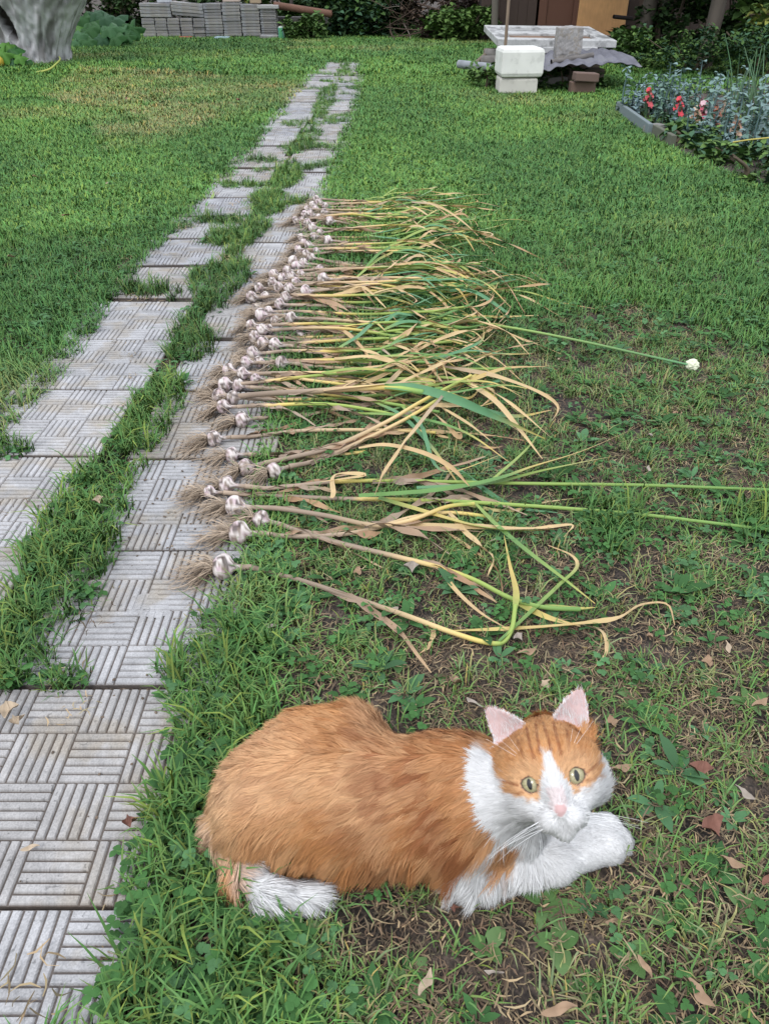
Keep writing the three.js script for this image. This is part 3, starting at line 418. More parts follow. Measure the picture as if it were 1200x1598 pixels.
    for (let k = 0; k < nl; k++) {
      const t = rr(0.45, 1), s0 = b.clone().lerp(P[3], t).addScaledVector(sd, wob * 0.5); s0.y = mix(h1, h2, t); const a = ang + rr(-0.5, 0.5) * (rnd() < 0.3 ? 2.2 : 1), LL = rr(0.14, 0.40), e = V(Math.cos(a), 0, Math.sin(a)), curl = rr(-0.2, 0.2), dry = rnd() < 0.36;
      const q = [0, 0.35, 0.7, 1].map((u) => { const x = s0.clone().addScaledVector(e, LL * u).add(V(0, 0, curl * u * u * (dry ? 2 : 1))); x.y = Math.max(0.01, s0.y + Math.sin(u * 3.0) * rr(0, 0.03) - u * u * rr(0.2, 1) * s0.y); return x; });
      if (rnd() < 0.4) { const kink = q[2], back = rr(1.2, 2.4) * (rnd() < 0.5 ? -1 : 1); q[3] = kink.clone().add(V(Math.cos(a + back) * LL * 0.4, 0.004, Math.sin(a + back) * LL * 0.4)); }
      leaves.push({ p: q, w: rr(0.0022, 0.0046), dry: dry ? rr(0.4, 1.0) : 0, keep: rr(0.2, 0.5), fold: rr(0.3, 0.8) });
    }
    const d = rr(0.030, 0.042), gs = rr(0.42, 0.85), mud = rr(0.3, 1.2), dryShare = leaves.filter((l) => l.dry > 0.2).length / leaves.length, look = `${d < 0.034 ? 'small' : d < 0.038 ? 'middling' : 'large'} ${mud < 0.75 ? 'pale' : 'muddy'} garlic bulb ${lay ? 'behind the front bulbs' : 'on the slab edge'} with ${dryShare < 0.34 ? 'mostly green' : dryShare < 0.6 ? 'half withered' : 'mostly withered'} leaves`;
    garlic(look, row, P, { d, gs, end: rnd() < 0.6 ? CLR.green : CLR.lime, leaves, roots: lay ? 25 : 70, sheaths: 3, r: rr(0.0036, 0.005), dirty: mud, rootLen: rr(0.05, 0.08) });
  });
}

// ---------- the cat ----------
{
  const smin = (a, b, k) => { const h = Math.max(k - Math.abs(a - b), 0) / k; return Math.min(a, b) - h * h * k * 0.25; };
  // the head's own axes: x to the cat's left cheek as the camera sees it, y up the forehead, z out of the nose
  const Hc = G(860, 1206, 0.148), Fz = V(0.0, EYE, 0.05).sub(Hc).normalize(), camUp = V(0, Math.cos(PITCH), -Math.sin(PITCH)), Uy = camUp.clone().multiplyScalar(0.972).add(V(-0.235, 0, 0));
  Uy.addScaledVector(Fz, -Uy.dot(Fz)).normalize(); const Rx = Uy.clone().cross(Fz).normalize();
  const hx = (x, y, z) => Hc.clone().addScaledVector(Rx, x).addScaledVector(Uy, y).addScaledVector(Fz, z);
  const local = (p) => { const q = p.clone().sub(Hc); return V(q.dot(Rx), q.dot(Uy), q.dot(Fz)); };
  const caps = [];                                                       // [a, b, ra, rb, k]
  const cap = (a, b, ra, rb, k = 0.03) => caps.push({ a, d: b.clone().sub(a), l: b.distanceToSquared(a), ra, rb, k, lo: V(Math.min(a.x, b.x), Math.min(a.y, b.y), Math.min(a.z, b.z)).subScalar(Math.max(ra, rb)), hi: V(Math.max(a.x, b.x), Math.max(a.y, b.y), Math.max(a.z, b.z)).addScalar(Math.max(ra, rb)) });
  const J = (x, y, h) => G(x, y, h);
  cap(J(424, 1232, 0.070), J(560, 1230, 0.072), 0.054, 0.054);           // trunk
  cap(J(560, 1230, 0.072), J(715, 1236, 0.078), 0.054, 0.053);
  cap(J(478, 1165, 0.080), J(545, 1148, 0.088), 0.042, 0.037);           // raised hip beyond
  cap(J(412, 1268, 0.050), J(515, 1288, 0.046), 0.045, 0.036);           // thigh on this side
  cap(J(520, 1305, 0.030), J(440, 1325, 0.018), 0.022, 0.016);           // shank and foot under the fur
  cap(J(690, 1215, 0.090), J(748, 1235, 0.088), 0.040, 0.040);           // shoulders
  cap(J(735, 1275, 0.068), J(800, 1280, 0.060), 0.042, 0.034);           // chest
  cap(J(745, 1230, 0.095), J(835, 1215, 0.130), 0.040, 0.033, 0.035);    // neck
  cap(J(725, 1300, 0.055), J(735, 1355, 0.028), 0.034, 0.024, 0.025);    // upper arm and forearm on this side
  cap(J(735, 1355, 0.027), J(870, 1348, 0.022), 0.023, 0.0165, 0.02);
  cap(J(870, 1348, 0.021), J(948, 1320, 0.0185), 0.0165, 0.0175, 0.015);
  cap(J(948, 1320, 0.0175), J(966, 1312, 0.015), 0.0165, 0.0135, 0.01);
  for (const [x, y] of [[972, 1303], [978, 1314], [974, 1326], [962, 1336]]) cap(J(x - 14, y + 1, 0.014), J(x, y, 0.0105), 0.0085, 0.0075, 0.004);   // toes
  cap(J(790, 1290, 0.035), J(900, 1295, 0.020), 0.024, 0.0155, 0.02);    // the other foreleg, behind it
  cap(J(900, 1295, 0.020), J(945, 1290, 0.017), 0.0155, 0.0155, 0.012);
  cap(J(560, 1285, 0.050), J(690, 1296, 0.050), 0.042, 0.038);            // belly
  cap(J(362, 1238, 0.050), J(352, 1290, 0.030), 0.014, 0.014, 0.02);     // tail, curled forward along the body
  cap(J(345, 1290, 0.030), J(378, 1362, 0.022), 0.016, 0.014, 0.012); cap(J(378, 1362, 0.022), J(415, 1396, 0.019), 0.014, 0.013, 0.012); cap(J(415, 1396, 0.019), J(485, 1398, 0.018), 0.013, 0.010, 0.012);
  const bodyCount = caps.length;
  cap(hx(0, 0.014, -0.020), hx(0, 0.008, -0.004), 0.042, 0.042, 0.02);   // skull
  cap(hx(-0.030, -0.016, -0.006), hx(-0.020, -0.021, 0.010), 0.023, 0.020, 0.02); cap(hx(0.030, -0.016, -0.006), hx(0.020, -0.021, 0.010), 0.023, 0.020, 0.02);   // cheeks
  cap(hx(0, 0.016, 0.020), hx(0, -0.004, 0.031), 0.014, 0.0085, 0.014); cap(hx(0, -0.004, 0.031), hx(0, -0.029, 0.039), 0.0085, 0.008, 0.012);  // bridge of the nose
  cap(hx(-0.0095, -0.040, 0.031), hx(-0.013, -0.040, 0.026), 0.0125, 0.0125, 0.008); cap(hx(0.0095, -0.040, 0.031), hx(0.013, -0.040, 0.026), 0.0125, 0.0125, 0.008);   // muzzle
  cap(hx(0, -0.052, 0.026), hx(0, -0.050, 0.017), 0.0095, 0.011, 0.008); // chin
  cap(hx(0, -0.0325, 0.0432), hx(0, -0.0345, 0.0422), 0.0050, 0.0042, 0.004);   // nose leather
  cap(hx(-0.034, 0.014, 0.012), hx(-0.015, 0.017, 0.026), 0.010, 0.009, 0.02); cap(hx(0.034, 0.014, 0.012), hx(0.015, 0.017, 0.026), 0.010, 0.009, 0.02);   // brows
  cap(hx(-0.036, -0.004, 0.000), hx(-0.031, -0.006, 0.013), 0.014, 0.0125, 0.012); cap(hx(0.036, -0.004, 0.000), hx(0.031, -0.006, 0.013), 0.014, 0.0125, 0.012);   // cheekbones
  const eyeAt = [hx(-0.0200, -0.0045, 0.0224), hx(0.0200, -0.0045, 0.0224)];
  const lids = [];
  for (const s of [-1, 1]) { const E = (x, y, z) => hx(s * (0.0200 + x * 1.25), -0.0045 + y * 1.2, 0.0222 + z * 1.2), arc = (L, r) => { for (let k = 0; k + 1 < L.length; k++) { const d = L[k + 1].clone().sub(L[k]); lids.push({ a: L[k], d, l: d.lengthSq(), r }); } }; arc([E(-0.0105, 0.0020, 0.0060), E(-0.004, 0.0089, 0.0071), E(0.005, 0.0088, 0.0061), E(0.0115, 0.0035, 0.0030)], 0.0030); arc([E(-0.0105, 0.0000, 0.0060), E(-0.004, -0.0098, 0.0060), E(0.005, -0.0100, 0.0050), E(0.0115, -0.002, 0.0030)], 0.0027); }
  const ears = [-1, 1].map((s) => {
    const b = hx(s * 0.0315, 0.040, -0.006), tip = hx(s * 0.0500, 0.0755, -0.004), ax = tip.clone().sub(b), len = ax.length(); ax.normalize();
    const face = Fz.clone().multiplyScalar(0.92).addScaledVector(Rx, s * 0.40).normalize(); face.addScaledVector(ax, -face.dot(ax)).normalize(); return { b, ax, len, face, across: ax.clone().cross(face).normalize() };
  });
  const earLocal = (e, p) => { const q = p.clone().sub(e.b); return { t: q.dot(e.ax) / e.len, w: q.dot(e.across), n: q.dot(e.face) }; };
  function earDist(e, p) {
    const { t, w, n } = earLocal(e, p), T = clamp(t, -0.5, 1), W = 0.0225 * Math.pow(Math.max(0, 1 - T), 0.62) + 0.0005, bowl = n + 0.014 * (1 - T) - 24 * w * w * (0.4 + 0.6 * (1 - T));
    return Math.max(Math.abs(bowl) - 0.0020 - 0.001 * (1 - T), Math.abs(w) - W, (t - 1) * e.len, (-0.35 - t) * e.len);
  }
  function field(p) {
    let d = 1;
    for (const c of caps) {
      const qx = Math.max(c.lo.x - p.x, 0, p.x - c.hi.x), qy = Math.max(c.lo.y - p.y, 0, p.y - c.hi.y), qz = Math.max(c.lo.z - p.z, 0, p.z - c.hi.z); if (qx * qx + qy * qy + qz * qz > (d + 0.04) * (d + 0.04)) continue;
      const x = p.x - c.a.x, y = p.y - c.a.y, z = p.z - c.a.z, t = clamp((x * c.d.x + y * c.d.y + z * c.d.z) / c.l), ex = x - c.d.x * t, ey = y - c.d.y * t, ez = z - c.d.z * t;
      d = smin(d, Math.sqrt(ex * ex + ey * ey + ez * ez) - mix(c.ra, c.rb, t), c.k);
    }
    if (p.distanceToSquared(Hc) < 0.013) { for (const e of ears) d = smin(d, earDist(e, p), 0.006); for (const e of eyeAt) { const s = 0.0127 - p.distanceTo(e); d = -smin(-d, -s, 0.002); } for (const c of lids) { const x = p.x - c.a.x, y = p.y - c.a.y, z = p.z - c.a.z, t = clamp((x * c.d.x + y * c.d.y + z * c.d.z) / c.l); d = smin(d, Math.hypot(x - c.d.x * t, y - c.d.y * t, z - c.d.z * t) - c.r, 0.004); } }
    return d;
  }
  function surfaceNets(f, lo, hi, h) {
    const n = [0, 1, 2].map((k) => Math.ceil((hi.getComponent(k) - lo.getComponent(k)) / h) + 1), val = new Float32Array(n[0] * n[1] * n[2]), id = (i, j, k) => (k * n[1] + j) * n[0] + i, q = V(0, 0, 0);
    for (let k = 0; k < n[2]; k++) for (let j = 0; j < n[1]; j++) for (let i = 0; i < n[0]; i++) val[id(i, j, k)] = f(q.set(lo.x + i * h, lo.y + j * h, lo.z + k * h));
    const cell = new Int32Array(val.length).fill(-1), P = [], I = [], E = [[0, 1], [2, 3], [4, 5], [6, 7], [0, 2], [1, 3], [4, 6], [5, 7], [0, 4], [1, 5], [2, 6], [3, 7]];
    for (let k = 0; k + 1 < n[2]; k++) for (let j = 0; j + 1 < n[1]; j++) for (let i = 0; i + 1 < n[0]; i++) {
      const v = []; let neg = 0; for (let c = 0; c < 8; c++) { const x = val[id(i + (c & 1), j + (c >> 1 & 1), k + (c >> 2))]; v.push(x); if (x < 0) neg++; }
      if (!neg || neg === 8) continue; let x = 0, y = 0, z = 0, m = 0;
      for (const [a, b] of E) if ((v[a] < 0) !== (v[b] < 0)) { const t = v[a] / (v[a] - v[b]); x += mix(a & 1, b & 1, t); y += mix(a >> 1 & 1, b >> 1 & 1, t); z += mix(a >> 2, b >> 2, t); m++; }
      cell[id(i, j, k)] = P.length / 3; P.push(lo.x + (i + x / m) * h, lo.y + (j + y / m) * h, lo.z + (k + z / m) * h);
    }
    const quad = (a, b, c, d, s) => { if (a < 0 || b < 0 || c < 0 || d < 0) return; if (s) I.push(a, b, c, a, c, d); else I.push(a, c, b, a, d, c); };
    for (let k = 1; k + 1 < n[2]; k++) for (let j = 1; j + 1 < n[1]; j++) for (let i = 1; i + 1 < n[0]; i++) {
      const a = val[id(i, j, k)] < 0;
      if (a !== (val[id(i + 1, j, k)] < 0)) quad(cell[id(i, j - 1, k - 1)], cell[id(i, j, k - 1)], cell[id(i, j, k)], cell[id(i, j - 1, k)], a);
      if (a !== (val[id(i, j + 1, k)] < 0)) quad(cell[id(i - 1, j, k - 1)], cell[id(i - 1, j, k)], cell[id(i, j, k)], cell[id(i, j, k - 1)], a);
      if (a !== (val[id(i, j, k + 1)] < 0)) quad(cell[id(i - 1, j - 1, k)], cell[id(i, j - 1, k)], cell[id(i, j, k)], cell[id(i - 1, j, k)], a);
    }
    return { P, I };
  }
  const { P, I } = surfaceNets(field, V(-0.29, -0.006, -0.72), V(0.30, 0.26, -0.36), 0.0029);
  const NV = P.length / 3, N = new Float32Array(P.length), q = V(0, 0, 0), e = 0.0012;
  for (let k = 0; k < NV; k++) { const x = P[3 * k], y = P[3 * k + 1], z = P[3 * k + 2], n = V(field(q.set(x + e, y, z)) - field(q.set(x - e, y, z)), field(q.set(x, y + e, z)) - field(q.set(x, y - e, z)), field(q.set(x, y, z + e)) - field(q.set(x, y, z - e))).normalize(); N[3 * k] = n.x; N[3 * k + 1] = n.y; N[3 * k + 2] = n.z; }

  // coat: colours and lie of the fur by place on the body
  const white = [0.66, 0.655, 0.655], pale = [0.64, 0.375, 0.19], orange = [0.50, 0.225, 0.078], deep = [0.25, 0.082, 0.027], pink = [0.66, 0.37, 0.34];
  const neckA = J(802, 1150, 0.12), neckB = J(660, 1380, 0.02), patch = J(785, 1310, 0.064), tailWhite = J(350, 1385, 0.02), rump = J(400, 1200, 0.1), saddle = J(680, 1235, 0.1);
  const hipLow = J(345, 1290, 0.03), tailPts = [J(345, 1290, 0.03), J(378, 1362, 0.022), J(415, 1396, 0.019), J(485, 1398, 0.018)];
  const segDist = (p, a, b) => { const d = b.clone().sub(a), t = clamp(p.clone().sub(a).dot(d) / d.lengthSq()); return p.distanceTo(a.clone().addScaledVector(d, t)); };
  function about(p, n) {
    const l = local(p), hd = l.length(), r = { len: 0.026, col: orange, dir: V(-0.75, -0.35, 0.25), dens: 1, lift: 0.38, wide: 1, clump: 0.75 };
    let ear = null; if (hd < 0.115) for (const [i, E] of ears.entries()) { const u = earLocal(E, p); if (u.t > 0.04 && u.t < 1.1 && Math.abs(u.w) < 0.03 && Math.abs(earDist(E, p)) < 0.0035) ear = { ...u, s: i ? 1 : -1, E, front: n.dot(E.face) > 0.25 }; }
    const front = sst(-0.045, -0.012, l.z), head = l.z > -0.055 && hd < 0.082 && l.y > -0.062 && front > 0;
    if (ear) {
      if (ear.front) { r.len = 0.008; r.dens = 0.16; r.wide = 0.5; r.col = [0.60, 0.50, 0.50]; r.skin = mix3([0.50, 0.33, 0.32], [0.60, 0.46, 0.45], clamp(fbm(p.x * 160, p.y * 160, p.z * 160, 2))); r.dir = ear.E.ax.clone().multiplyScalar(0.7).addScaledVector(ear.E.across, -ear.s * 0.4); r.lift = 0.25; if (ear.t < 0.25) { r.len = 0.013; r.col = white; r.dens = 0.3; } if (Math.abs(ear.w) > 0.8 * 0.0225 * Math.pow(1 - clamp(ear.t), 0.62)) { r.col = white; r.len = 0.004; r.dens = 1; } }
      else { r.len = 0.005; r.col = mix3(orange, white, 0.25); r.dir = ear.E.ax.clone(); r.lift = 0.2; }
      r.ear = true; return r;
    }
    if (head) {
      const ax = Math.abs(l.x), near = l.z > 0 ? 1 : 0, wob = (fbm(l.x * 220, l.y * 220, 3, 2) - 0.5) * 0.010;
      const blaze = ax - (0.0042 + 0.011 * sst(0.016, -0.022, l.y)) + wob * 0.4, muzzle = Math.hypot(l.x / 1.25, l.y + 0.043) - 0.0235 + wob, low = (-0.0165 - l.y) + 0.35 * (ax - 0.030) + wob, outer = ax - 0.047 - 0.25 * clamp(l.y, -0.02, 0.06) + wob;
      let w = 0; w = Math.max(w, sst(0.002, -0.002, blaze) * sst(0.026, 0.016, l.y + wob)); w = Math.max(w, sst(0.003, -0.002, muzzle), sst(-0.002, 0.004, low), sst(-0.002, 0.004, outer) * sst(0.045, 0.03, l.y));
      const stripe = (x0, y0, x1, y1, wd) => { const d = Math.abs(segDist(V(ax, l.y, 0), V(x0, y0, 0), V(x1, y1, 0))); return sst(wd, wd * 0.35, d); };
      const tab = Math.max(stripe(0.0055, 0.020, 0.004, 0.048, 0.0022), stripe(0.0125, 0.016, 0.014, 0.046, 0.0024), stripe(0.021, 0.018, 0.025, 0.036, 0.0022) * 0.8, stripe(0.034, -0.004, 0.052, 0.002, 0.002), stripe(0.030, -0.011, 0.046, -0.014, 0.002) * 0.7, stripe(0, 0.052, 0.002, 0.075, 0.006) * 0.6);
      let c = mix3([0.56, 0.275, 0.105], orange, sst(0.35, 0.65, fbm(l.x * 90, l.y * 90, 8, 2))); c = mix3(c, [0.62, 0.39, 0.22], sst(0.028, 0.014, Math.hypot(ax - 0.0225, l.y + 0.003)) * 0.55); c = mix3(c, deep, tab * 0.8); r.col = mix3(c, white, w);
      if (Math.abs(l.x) < 0.007 && l.y < -0.012 && l.y > -0.032) r.col = mix3(r.col, [0.60, 0.47, 0.46], 0.6);
      const nose = V(0, -0.030, 0.046), out = l.clone().sub(nose); r.dir = Rx.clone().multiplyScalar(out.x * 1.2).addScaledVector(Uy, out.y + 0.004).addScaledVector(Fz, -0.02);
      r.len = mix(0.0055, 0.013, sst(0.03, 0.055, ax + 0.3 * Math.max(0, -l.z))); if (l.y < -0.02 && ax > 0.02) r.len = mix(r.len, 0.017, sst(0.026, 0.045, ax)); r.lift = 0.22; r.wide = 0.55; r.clump = 0.3; r.dens = 1.5;
      if (l.z < 0.0) { r.len = mix(r.len, 0.02, sst(0, -0.035, l.z)); }
      const noseD = Math.hypot(l.x * (0.8 + Math.max(0, -(l.y + 0.0315)) * 110), l.y + 0.0325); if (noseD < 0.0056 && l.z > 0.036) { r.dens = 0; r.col = r.skin = [0.50, 0.325, 0.315]; }
      const ed = Math.min(p.distanceTo(eyeAt[0]), p.distanceTo(eyeAt[1])); if (ed < 0.0185 && l.z > 0.006) { r.len = 0.003; r.lift = 0.12; r.wide = 0.4; if (ed < 0.0142) { r.dens = 0; r.skin = [0.17, 0.10, 0.08]; } }
      
      return r;
    }
    // tail, legs, chest and body
    const td = Math.min(segDist(p, tailPts[0], tailPts[1]), segDist(p, tailPts[1], tailPts[2]), segDist(p, tailPts[2], tailPts[3]));
    const flow = p.x * 46 + p.y * 24, streak = fbm(flow, p.y * 14, p.z * 16, 3) * 0.35 + fbm(p.x * 16, p.y * 18, p.z * 18, 2) * 0.65, side = sst(0.75, 0.1, n.y);
    let c = mix3(pale, orange, sst(0.34, 0.60, streak)); const dk = sst(0.17, 0.04, p.distanceTo(saddle)) * (0.45 + 0.55 * sst(0.36, 0.60, fbm(flow * 0.8 + 4, p.y * 16, p.z * 18, 3))); c = mix3(c, deep, 0.9 * dk); c = mix3(c, [0.66, 0.43, 0.26], 0.45 * sst(0.11, 0.02, p.distanceTo(rump)) + 0.40 * sst(0.06, 0.015, p.y) * side * sst(0.35, 0.6, streak));
    const edge = (p.x - mix(neckB.x, neckA.x, clamp((p.y - 0.01) / 0.12))) + (noise3(p.x * 60, p.y * 60, p.z * 60) - 0.5) * 0.02;
    let w = sst(-0.004, 0.008, edge); const pd = Math.hypot((p.x - patch.x) / 0.8, (p.y - patch.y), (p.z - patch.z) / 1.1) + (noise3(p.x * 70, p.y * 70, p.z * 70) - 0.5) * 0.012; w *= 1 - sst(0.031, 0.022, pd);
    if (w > 0.5) c = mix3(c, orange, 0.3);
    if (td < 0.026 && p.y < 0.055) w = Math.max(w, sst(tailPts[1].x - 0.012, tailPts[1].x + 0.014, p.x)); if (p.distanceTo(hipLow) < 0.05 && p.y < 0.05) w = Math.max(w, 0.22);
    r.col = mix3(c, white, w);
    r.dir = V(-0.45 - 0.45 * n.y + 0.12 * Math.sin(p.x * 40), -0.75 * side - 0.1, 0.30 * Math.sign(n.z)); r.len = mix(0.021, 0.031, side); r.lift = 0.33; if (p.y < 0.06) r.len *= 1.12;
    if (w > 0.5 && p.x > 0.08) { r.dir = V(-0.25, -0.8, 0.15); r.len = 0.024; }
    if (p.x > 0.13 && p.y < 0.055) { const paw = sst(0.14, 0.21, p.x); r.len = mix(0.02, 0.0055, paw); r.dir = V(mix(-0.3, 0.9, paw), -0.5, 0.1); r.wide = mix(1, 0.55, paw); r.lift = mix(0.3, 0.16, paw); r.dens = mix(1, 1.6, paw); }
    if (td < 0.024 && p.y < 0.06 && p.z > -0.62) { r.len = 0.027; r.dir = V(p.x > tailPts[1].x ? 0.9 : -0.05, -0.25, p.x > tailPts[1].x ? 0.25 : 0.75).addScaledVector(n, 0.3); r.lift = 0.5; }
    if (p.x < J(345, 1235, 0.05).x && p.y > 0.03 && n.x < -0.3) r.dir = V(-0.6, -0.7, 0.2);
    return r;
  }
  const root = base('cat', V(0, 0, -0.54)), O = root.position; tag(root, 'long haired orange and white cat lying on the grass looking up', 'cat');
  const cols = new Float32Array(P.length), skinMat = std([1, 1, 1], 0.8, { vertexColors: true });
  for (let k = 0; k < NV; k++) { const a = about(V(P[3 * k], P[3 * k + 1], P[3 * k + 2]), V(N[3 * k], N[3 * k + 1], N[3 * k + 2])), c = a.skin ?? a.col; cols.set(c, 3 * k); }
  const bg = new THREE.BufferGeometry(), shifted = new Float32Array(P); for (let k = 2; k < shifted.length; k += 3) shifted[k] -= O.z;
  bg.setAttribute('position', new THREE.BufferAttribute(shifted, 3)); bg.setAttribute('normal', new THREE.BufferAttribute(N, 3)); bg.setAttribute('color', new THREE.BufferAttribute(cols, 3)); bg.setIndex(I);
  put('body', bg, skinMat, root);
  // eyes
  eyeAt.forEach((p, i) => {
    const g = new THREE.SphereGeometry(0.0124, 64, 48); g.rotateX(Math.PI / 2); const a = g.attributes.position, c = new Float32Array(a.count * 3);
    for (let k = 0; k < a.count; k++) { const x = a.getX(k) / 0.0124, y = a.getY(k) / 0.0124, z = a.getZ(k), rad = Math.hypot(x, y), th = Math.atan2(y, x); let v = mix3([0.36, 0.32, 0.18], [0.28, 0.265, 0.16], sst(0.25, 0.75, rad)); v = v.map((t) => t * (0.8 + 0.4 * noise3(th * 14, rad * 3, i))); v = mix3(v, [0.02, 0.016, 0.012], sst(0.84, 0.94, rad)); v = mix3(v, [0.006, 0.006, 0.007], sst(1.08, 0.92, Math.hypot(x / 0.20, y / 0.44))); if (z < 0) v = [0.02, 0.015, 0.012]; c.set(v, 3 * k); }
    g.setAttribute('color', new THREE.BufferAttribute(c, 3)); g.rotateX(0.05); g.rotateY(i ? 0.26 : -0.26); g.applyMatrix4(new THREE.Matrix4().makeBasis(Rx, Uy, Fz)); g.translate(p.x - O.x, p.y - O.y, p.z - O.z);
    tag(put('eye', g, phys([1, 1, 1], 0.25, { vertexColors: true, clearcoat: 0.35, clearcoatRoughness: 0.03 }), root), 'yellow green eye with narrow dark pupil');
  });
  // fur
  reseed(77);
  const T = I.length / 3, cum = new Float32Array(T), VV = (k) => V(P[3 * k], P[3 * k + 1], P[3 * k + 2]), NN = (k) => V(N[3 * k], N[3 * k + 1], N[3 * k + 2]); let tot = 0;
  for (let t = 0; t < T; t++) { const a = VV(I[3 * t]), b = VV(I[3 * t + 1]), c = VV(I[3 * t + 2]); tot += b.sub(a).cross(c.sub(a)).length() / 2; cum[t] = tot; }
  const COUNT = 330000, pos = new Float32Array(COUNT * 21), nor = new Float32Array(COUNT * 21), col = new Float32Array(COUNT * 21), idx = new Uint32Array(COUNT * 15); let nv = 0, ni = 0;
  const cellPoint = (p, s) => { const X = Math.floor(p.x / s), Y = Math.floor(p.y / s), Z = Math.floor(p.z / s); let best = null, bd = 9; for (let i = -1; i < 2; i++) for (let j = -1; j < 2; j++) for (let k = -1; k < 2; k++) { const h = V((X + i + hash3(X + i, Y + j, Z + k)) * s, (Y + j + hash3(Y + j, Z + k, X + i + 7)) * s, (Z + k + hash3(Z + k, X + i, Y + j + 3)) * s), d = h.distanceToSquared(p); if (d < bd) { bd = d; best = h; best.id = hash3(X + i, Z + k, Y + j); } } return best; };
  for (let s = 0; s < COUNT; s++) {
    const x = rnd() * tot; let a = 0, b = T - 1; while (a < b) { const m = a + b >> 1; if (cum[m] < x) a = m + 1; else b = m; }
    let u = rnd(), v = rnd(); if (u + v > 1) { u = 1 - u; v = 1 - v; }
    const w = 1 - u - v, i0 = I[3 * a], i1 = I[3 * a + 1], i2 = I[3 * a + 2], p = VV(i0).multiplyScalar(w).addScaledVector(VV(i1), u).addScaledVector(VV(i2), v), n = NN(i0).multiplyScalar(w).addScaledVector(NN(i1), u).addScaledVector(NN(i2), v).normalize();
    if (p.y < 0.008 || (n.y < -0.6 && p.y < 0.02)) continue;
    const k = about(p, n); if (rnd() > k.dens / 1.6) continue;
    const d = k.dir.clone(); d.addScaledVector(n, -d.dot(n)); if (d.lengthSq() < 1e-8) continue; d.normalize();
    const cs = clamp(k.len * 0.55, 0.004, 0.016), cp = cellPoint(p, cs), L = k.len * rr(0.7, 1.15) * (k.ear ? 1 : 0.72 + 0.5 * cp.id), jit = V(rr(-1, 1), rr(-1, 1), rr(-1, 1)).multiplyScalar(0.16), lift = k.lift * rr(0.6, 1.3), d1 = d.clone().addScaledVector(n, lift).add(jit).normalize();
    const pull = cp.clone().sub(p); pull.addScaledVector(d, -pull.dot(d)).addScaledVector(n, -pull.dot(n)); pull.addScaledVector(V(hash3(cp.id * 9999 | 0, 1, 1) - 0.5, hash3(cp.id * 9999 | 0, 2, 1) - 0.5, hash3(cp.id * 9999 | 0, 3, 1) - 0.5), L * 0.42);
    const sideV = d1.clone().cross(n).normalize().applyAxisAngle(d1, rr(-0.7, 0.7)), hw = 0.00034 * k.wide * rr(0.7, 1.3), v0 = nv, tone = rr(0.88, 1.12), lock = hash3(cp.id * 99991 | 0, 5, 9), ginger = k.col[2] < 0.4 ? 1 : 0, gap = p.clone().sub(cp).multiplyScalar(0.55 / cs); if (ginger) k.col = lock < 0.35 ? mix3(k.col, deep, 0.30 * (1 - lock / 0.35)) : mix3(k.col, pale, 0.65 * (lock - 0.35));
    for (let j = 0; j < 4; j++) {
      const t = j / 3, c = p.clone().addScaledVector(d1, L * t).addScaledVector(n, -L * lift * 0.45 * t * t).addScaledVector(pull, k.clump * t * t).add(V(0, -L * 0.10 * t * t, 0)); if (c.y < 0.004) c.y = 0.004;
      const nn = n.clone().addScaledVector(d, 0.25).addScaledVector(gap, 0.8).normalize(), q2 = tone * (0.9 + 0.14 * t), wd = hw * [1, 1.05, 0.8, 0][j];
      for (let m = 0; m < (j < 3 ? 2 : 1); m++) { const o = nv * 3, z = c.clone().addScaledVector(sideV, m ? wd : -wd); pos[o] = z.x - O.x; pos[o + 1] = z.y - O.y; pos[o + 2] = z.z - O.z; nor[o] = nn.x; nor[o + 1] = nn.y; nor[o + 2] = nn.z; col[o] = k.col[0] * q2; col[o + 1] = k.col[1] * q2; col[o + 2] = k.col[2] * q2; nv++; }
    }
    const f = sideV.clone().cross(d1).dot(n) > 0; const add = (A, B, C) => { idx[ni++] = v0 + A; idx[ni++] = v0 + (f ? B : C); idx[ni++] = v0 + (f ? C : B); };
    add(0, 1, 3); add(0, 3, 2); add(2, 3, 5); add(2, 5, 4); add(4, 5, 6);
  }
  const fg = new THREE.BufferGeometry(); fg.setAttribute('position', new THREE.BufferAttribute(pos.slice(0, nv * 3), 3)); fg.setAttribute('normal', new THREE.BufferAttribute(nor.slice(0, nv * 3), 3)); fg.setAttribute('color', new THREE.BufferAttribute(col.slice(0, nv * 3), 3)); fg.setIndex(new THREE.BufferAttribute(idx.slice(0, ni), 1));
  put('fur', fg, std([1, 1, 1], 0.75, { vertexColors: true }), root).userData.kind = 'stuff';
  const wm = new Mesher();
  for (const s of [-1, 1]) for (let k = 0; k < 7; k++) { const a = hx(s * 0.016, -0.038 - 0.004 * (k % 3), 0.034), L = rr(0.045, 0.07), b = rr(-0.25, 0.5), pts = [0, 0.35, 0.7, 1].map((t) => a.clone().addScaledVector(Rx, s * L * t * 0.95).addScaledVector(Uy, -L * (0.12 + b * 0.35) * t - 0.012 * t * t).addScaledVector(Fz, 0.012 * t - 0.03 * t * t)); wm.tube(spline(pts, 8), Array.from({ length: 9 }, (_, i) => mix(0.0002, 0.00008, i / 8)), Array.from({ length: 9 }, () => [0.85, 0.85, 0.85]), 4); }
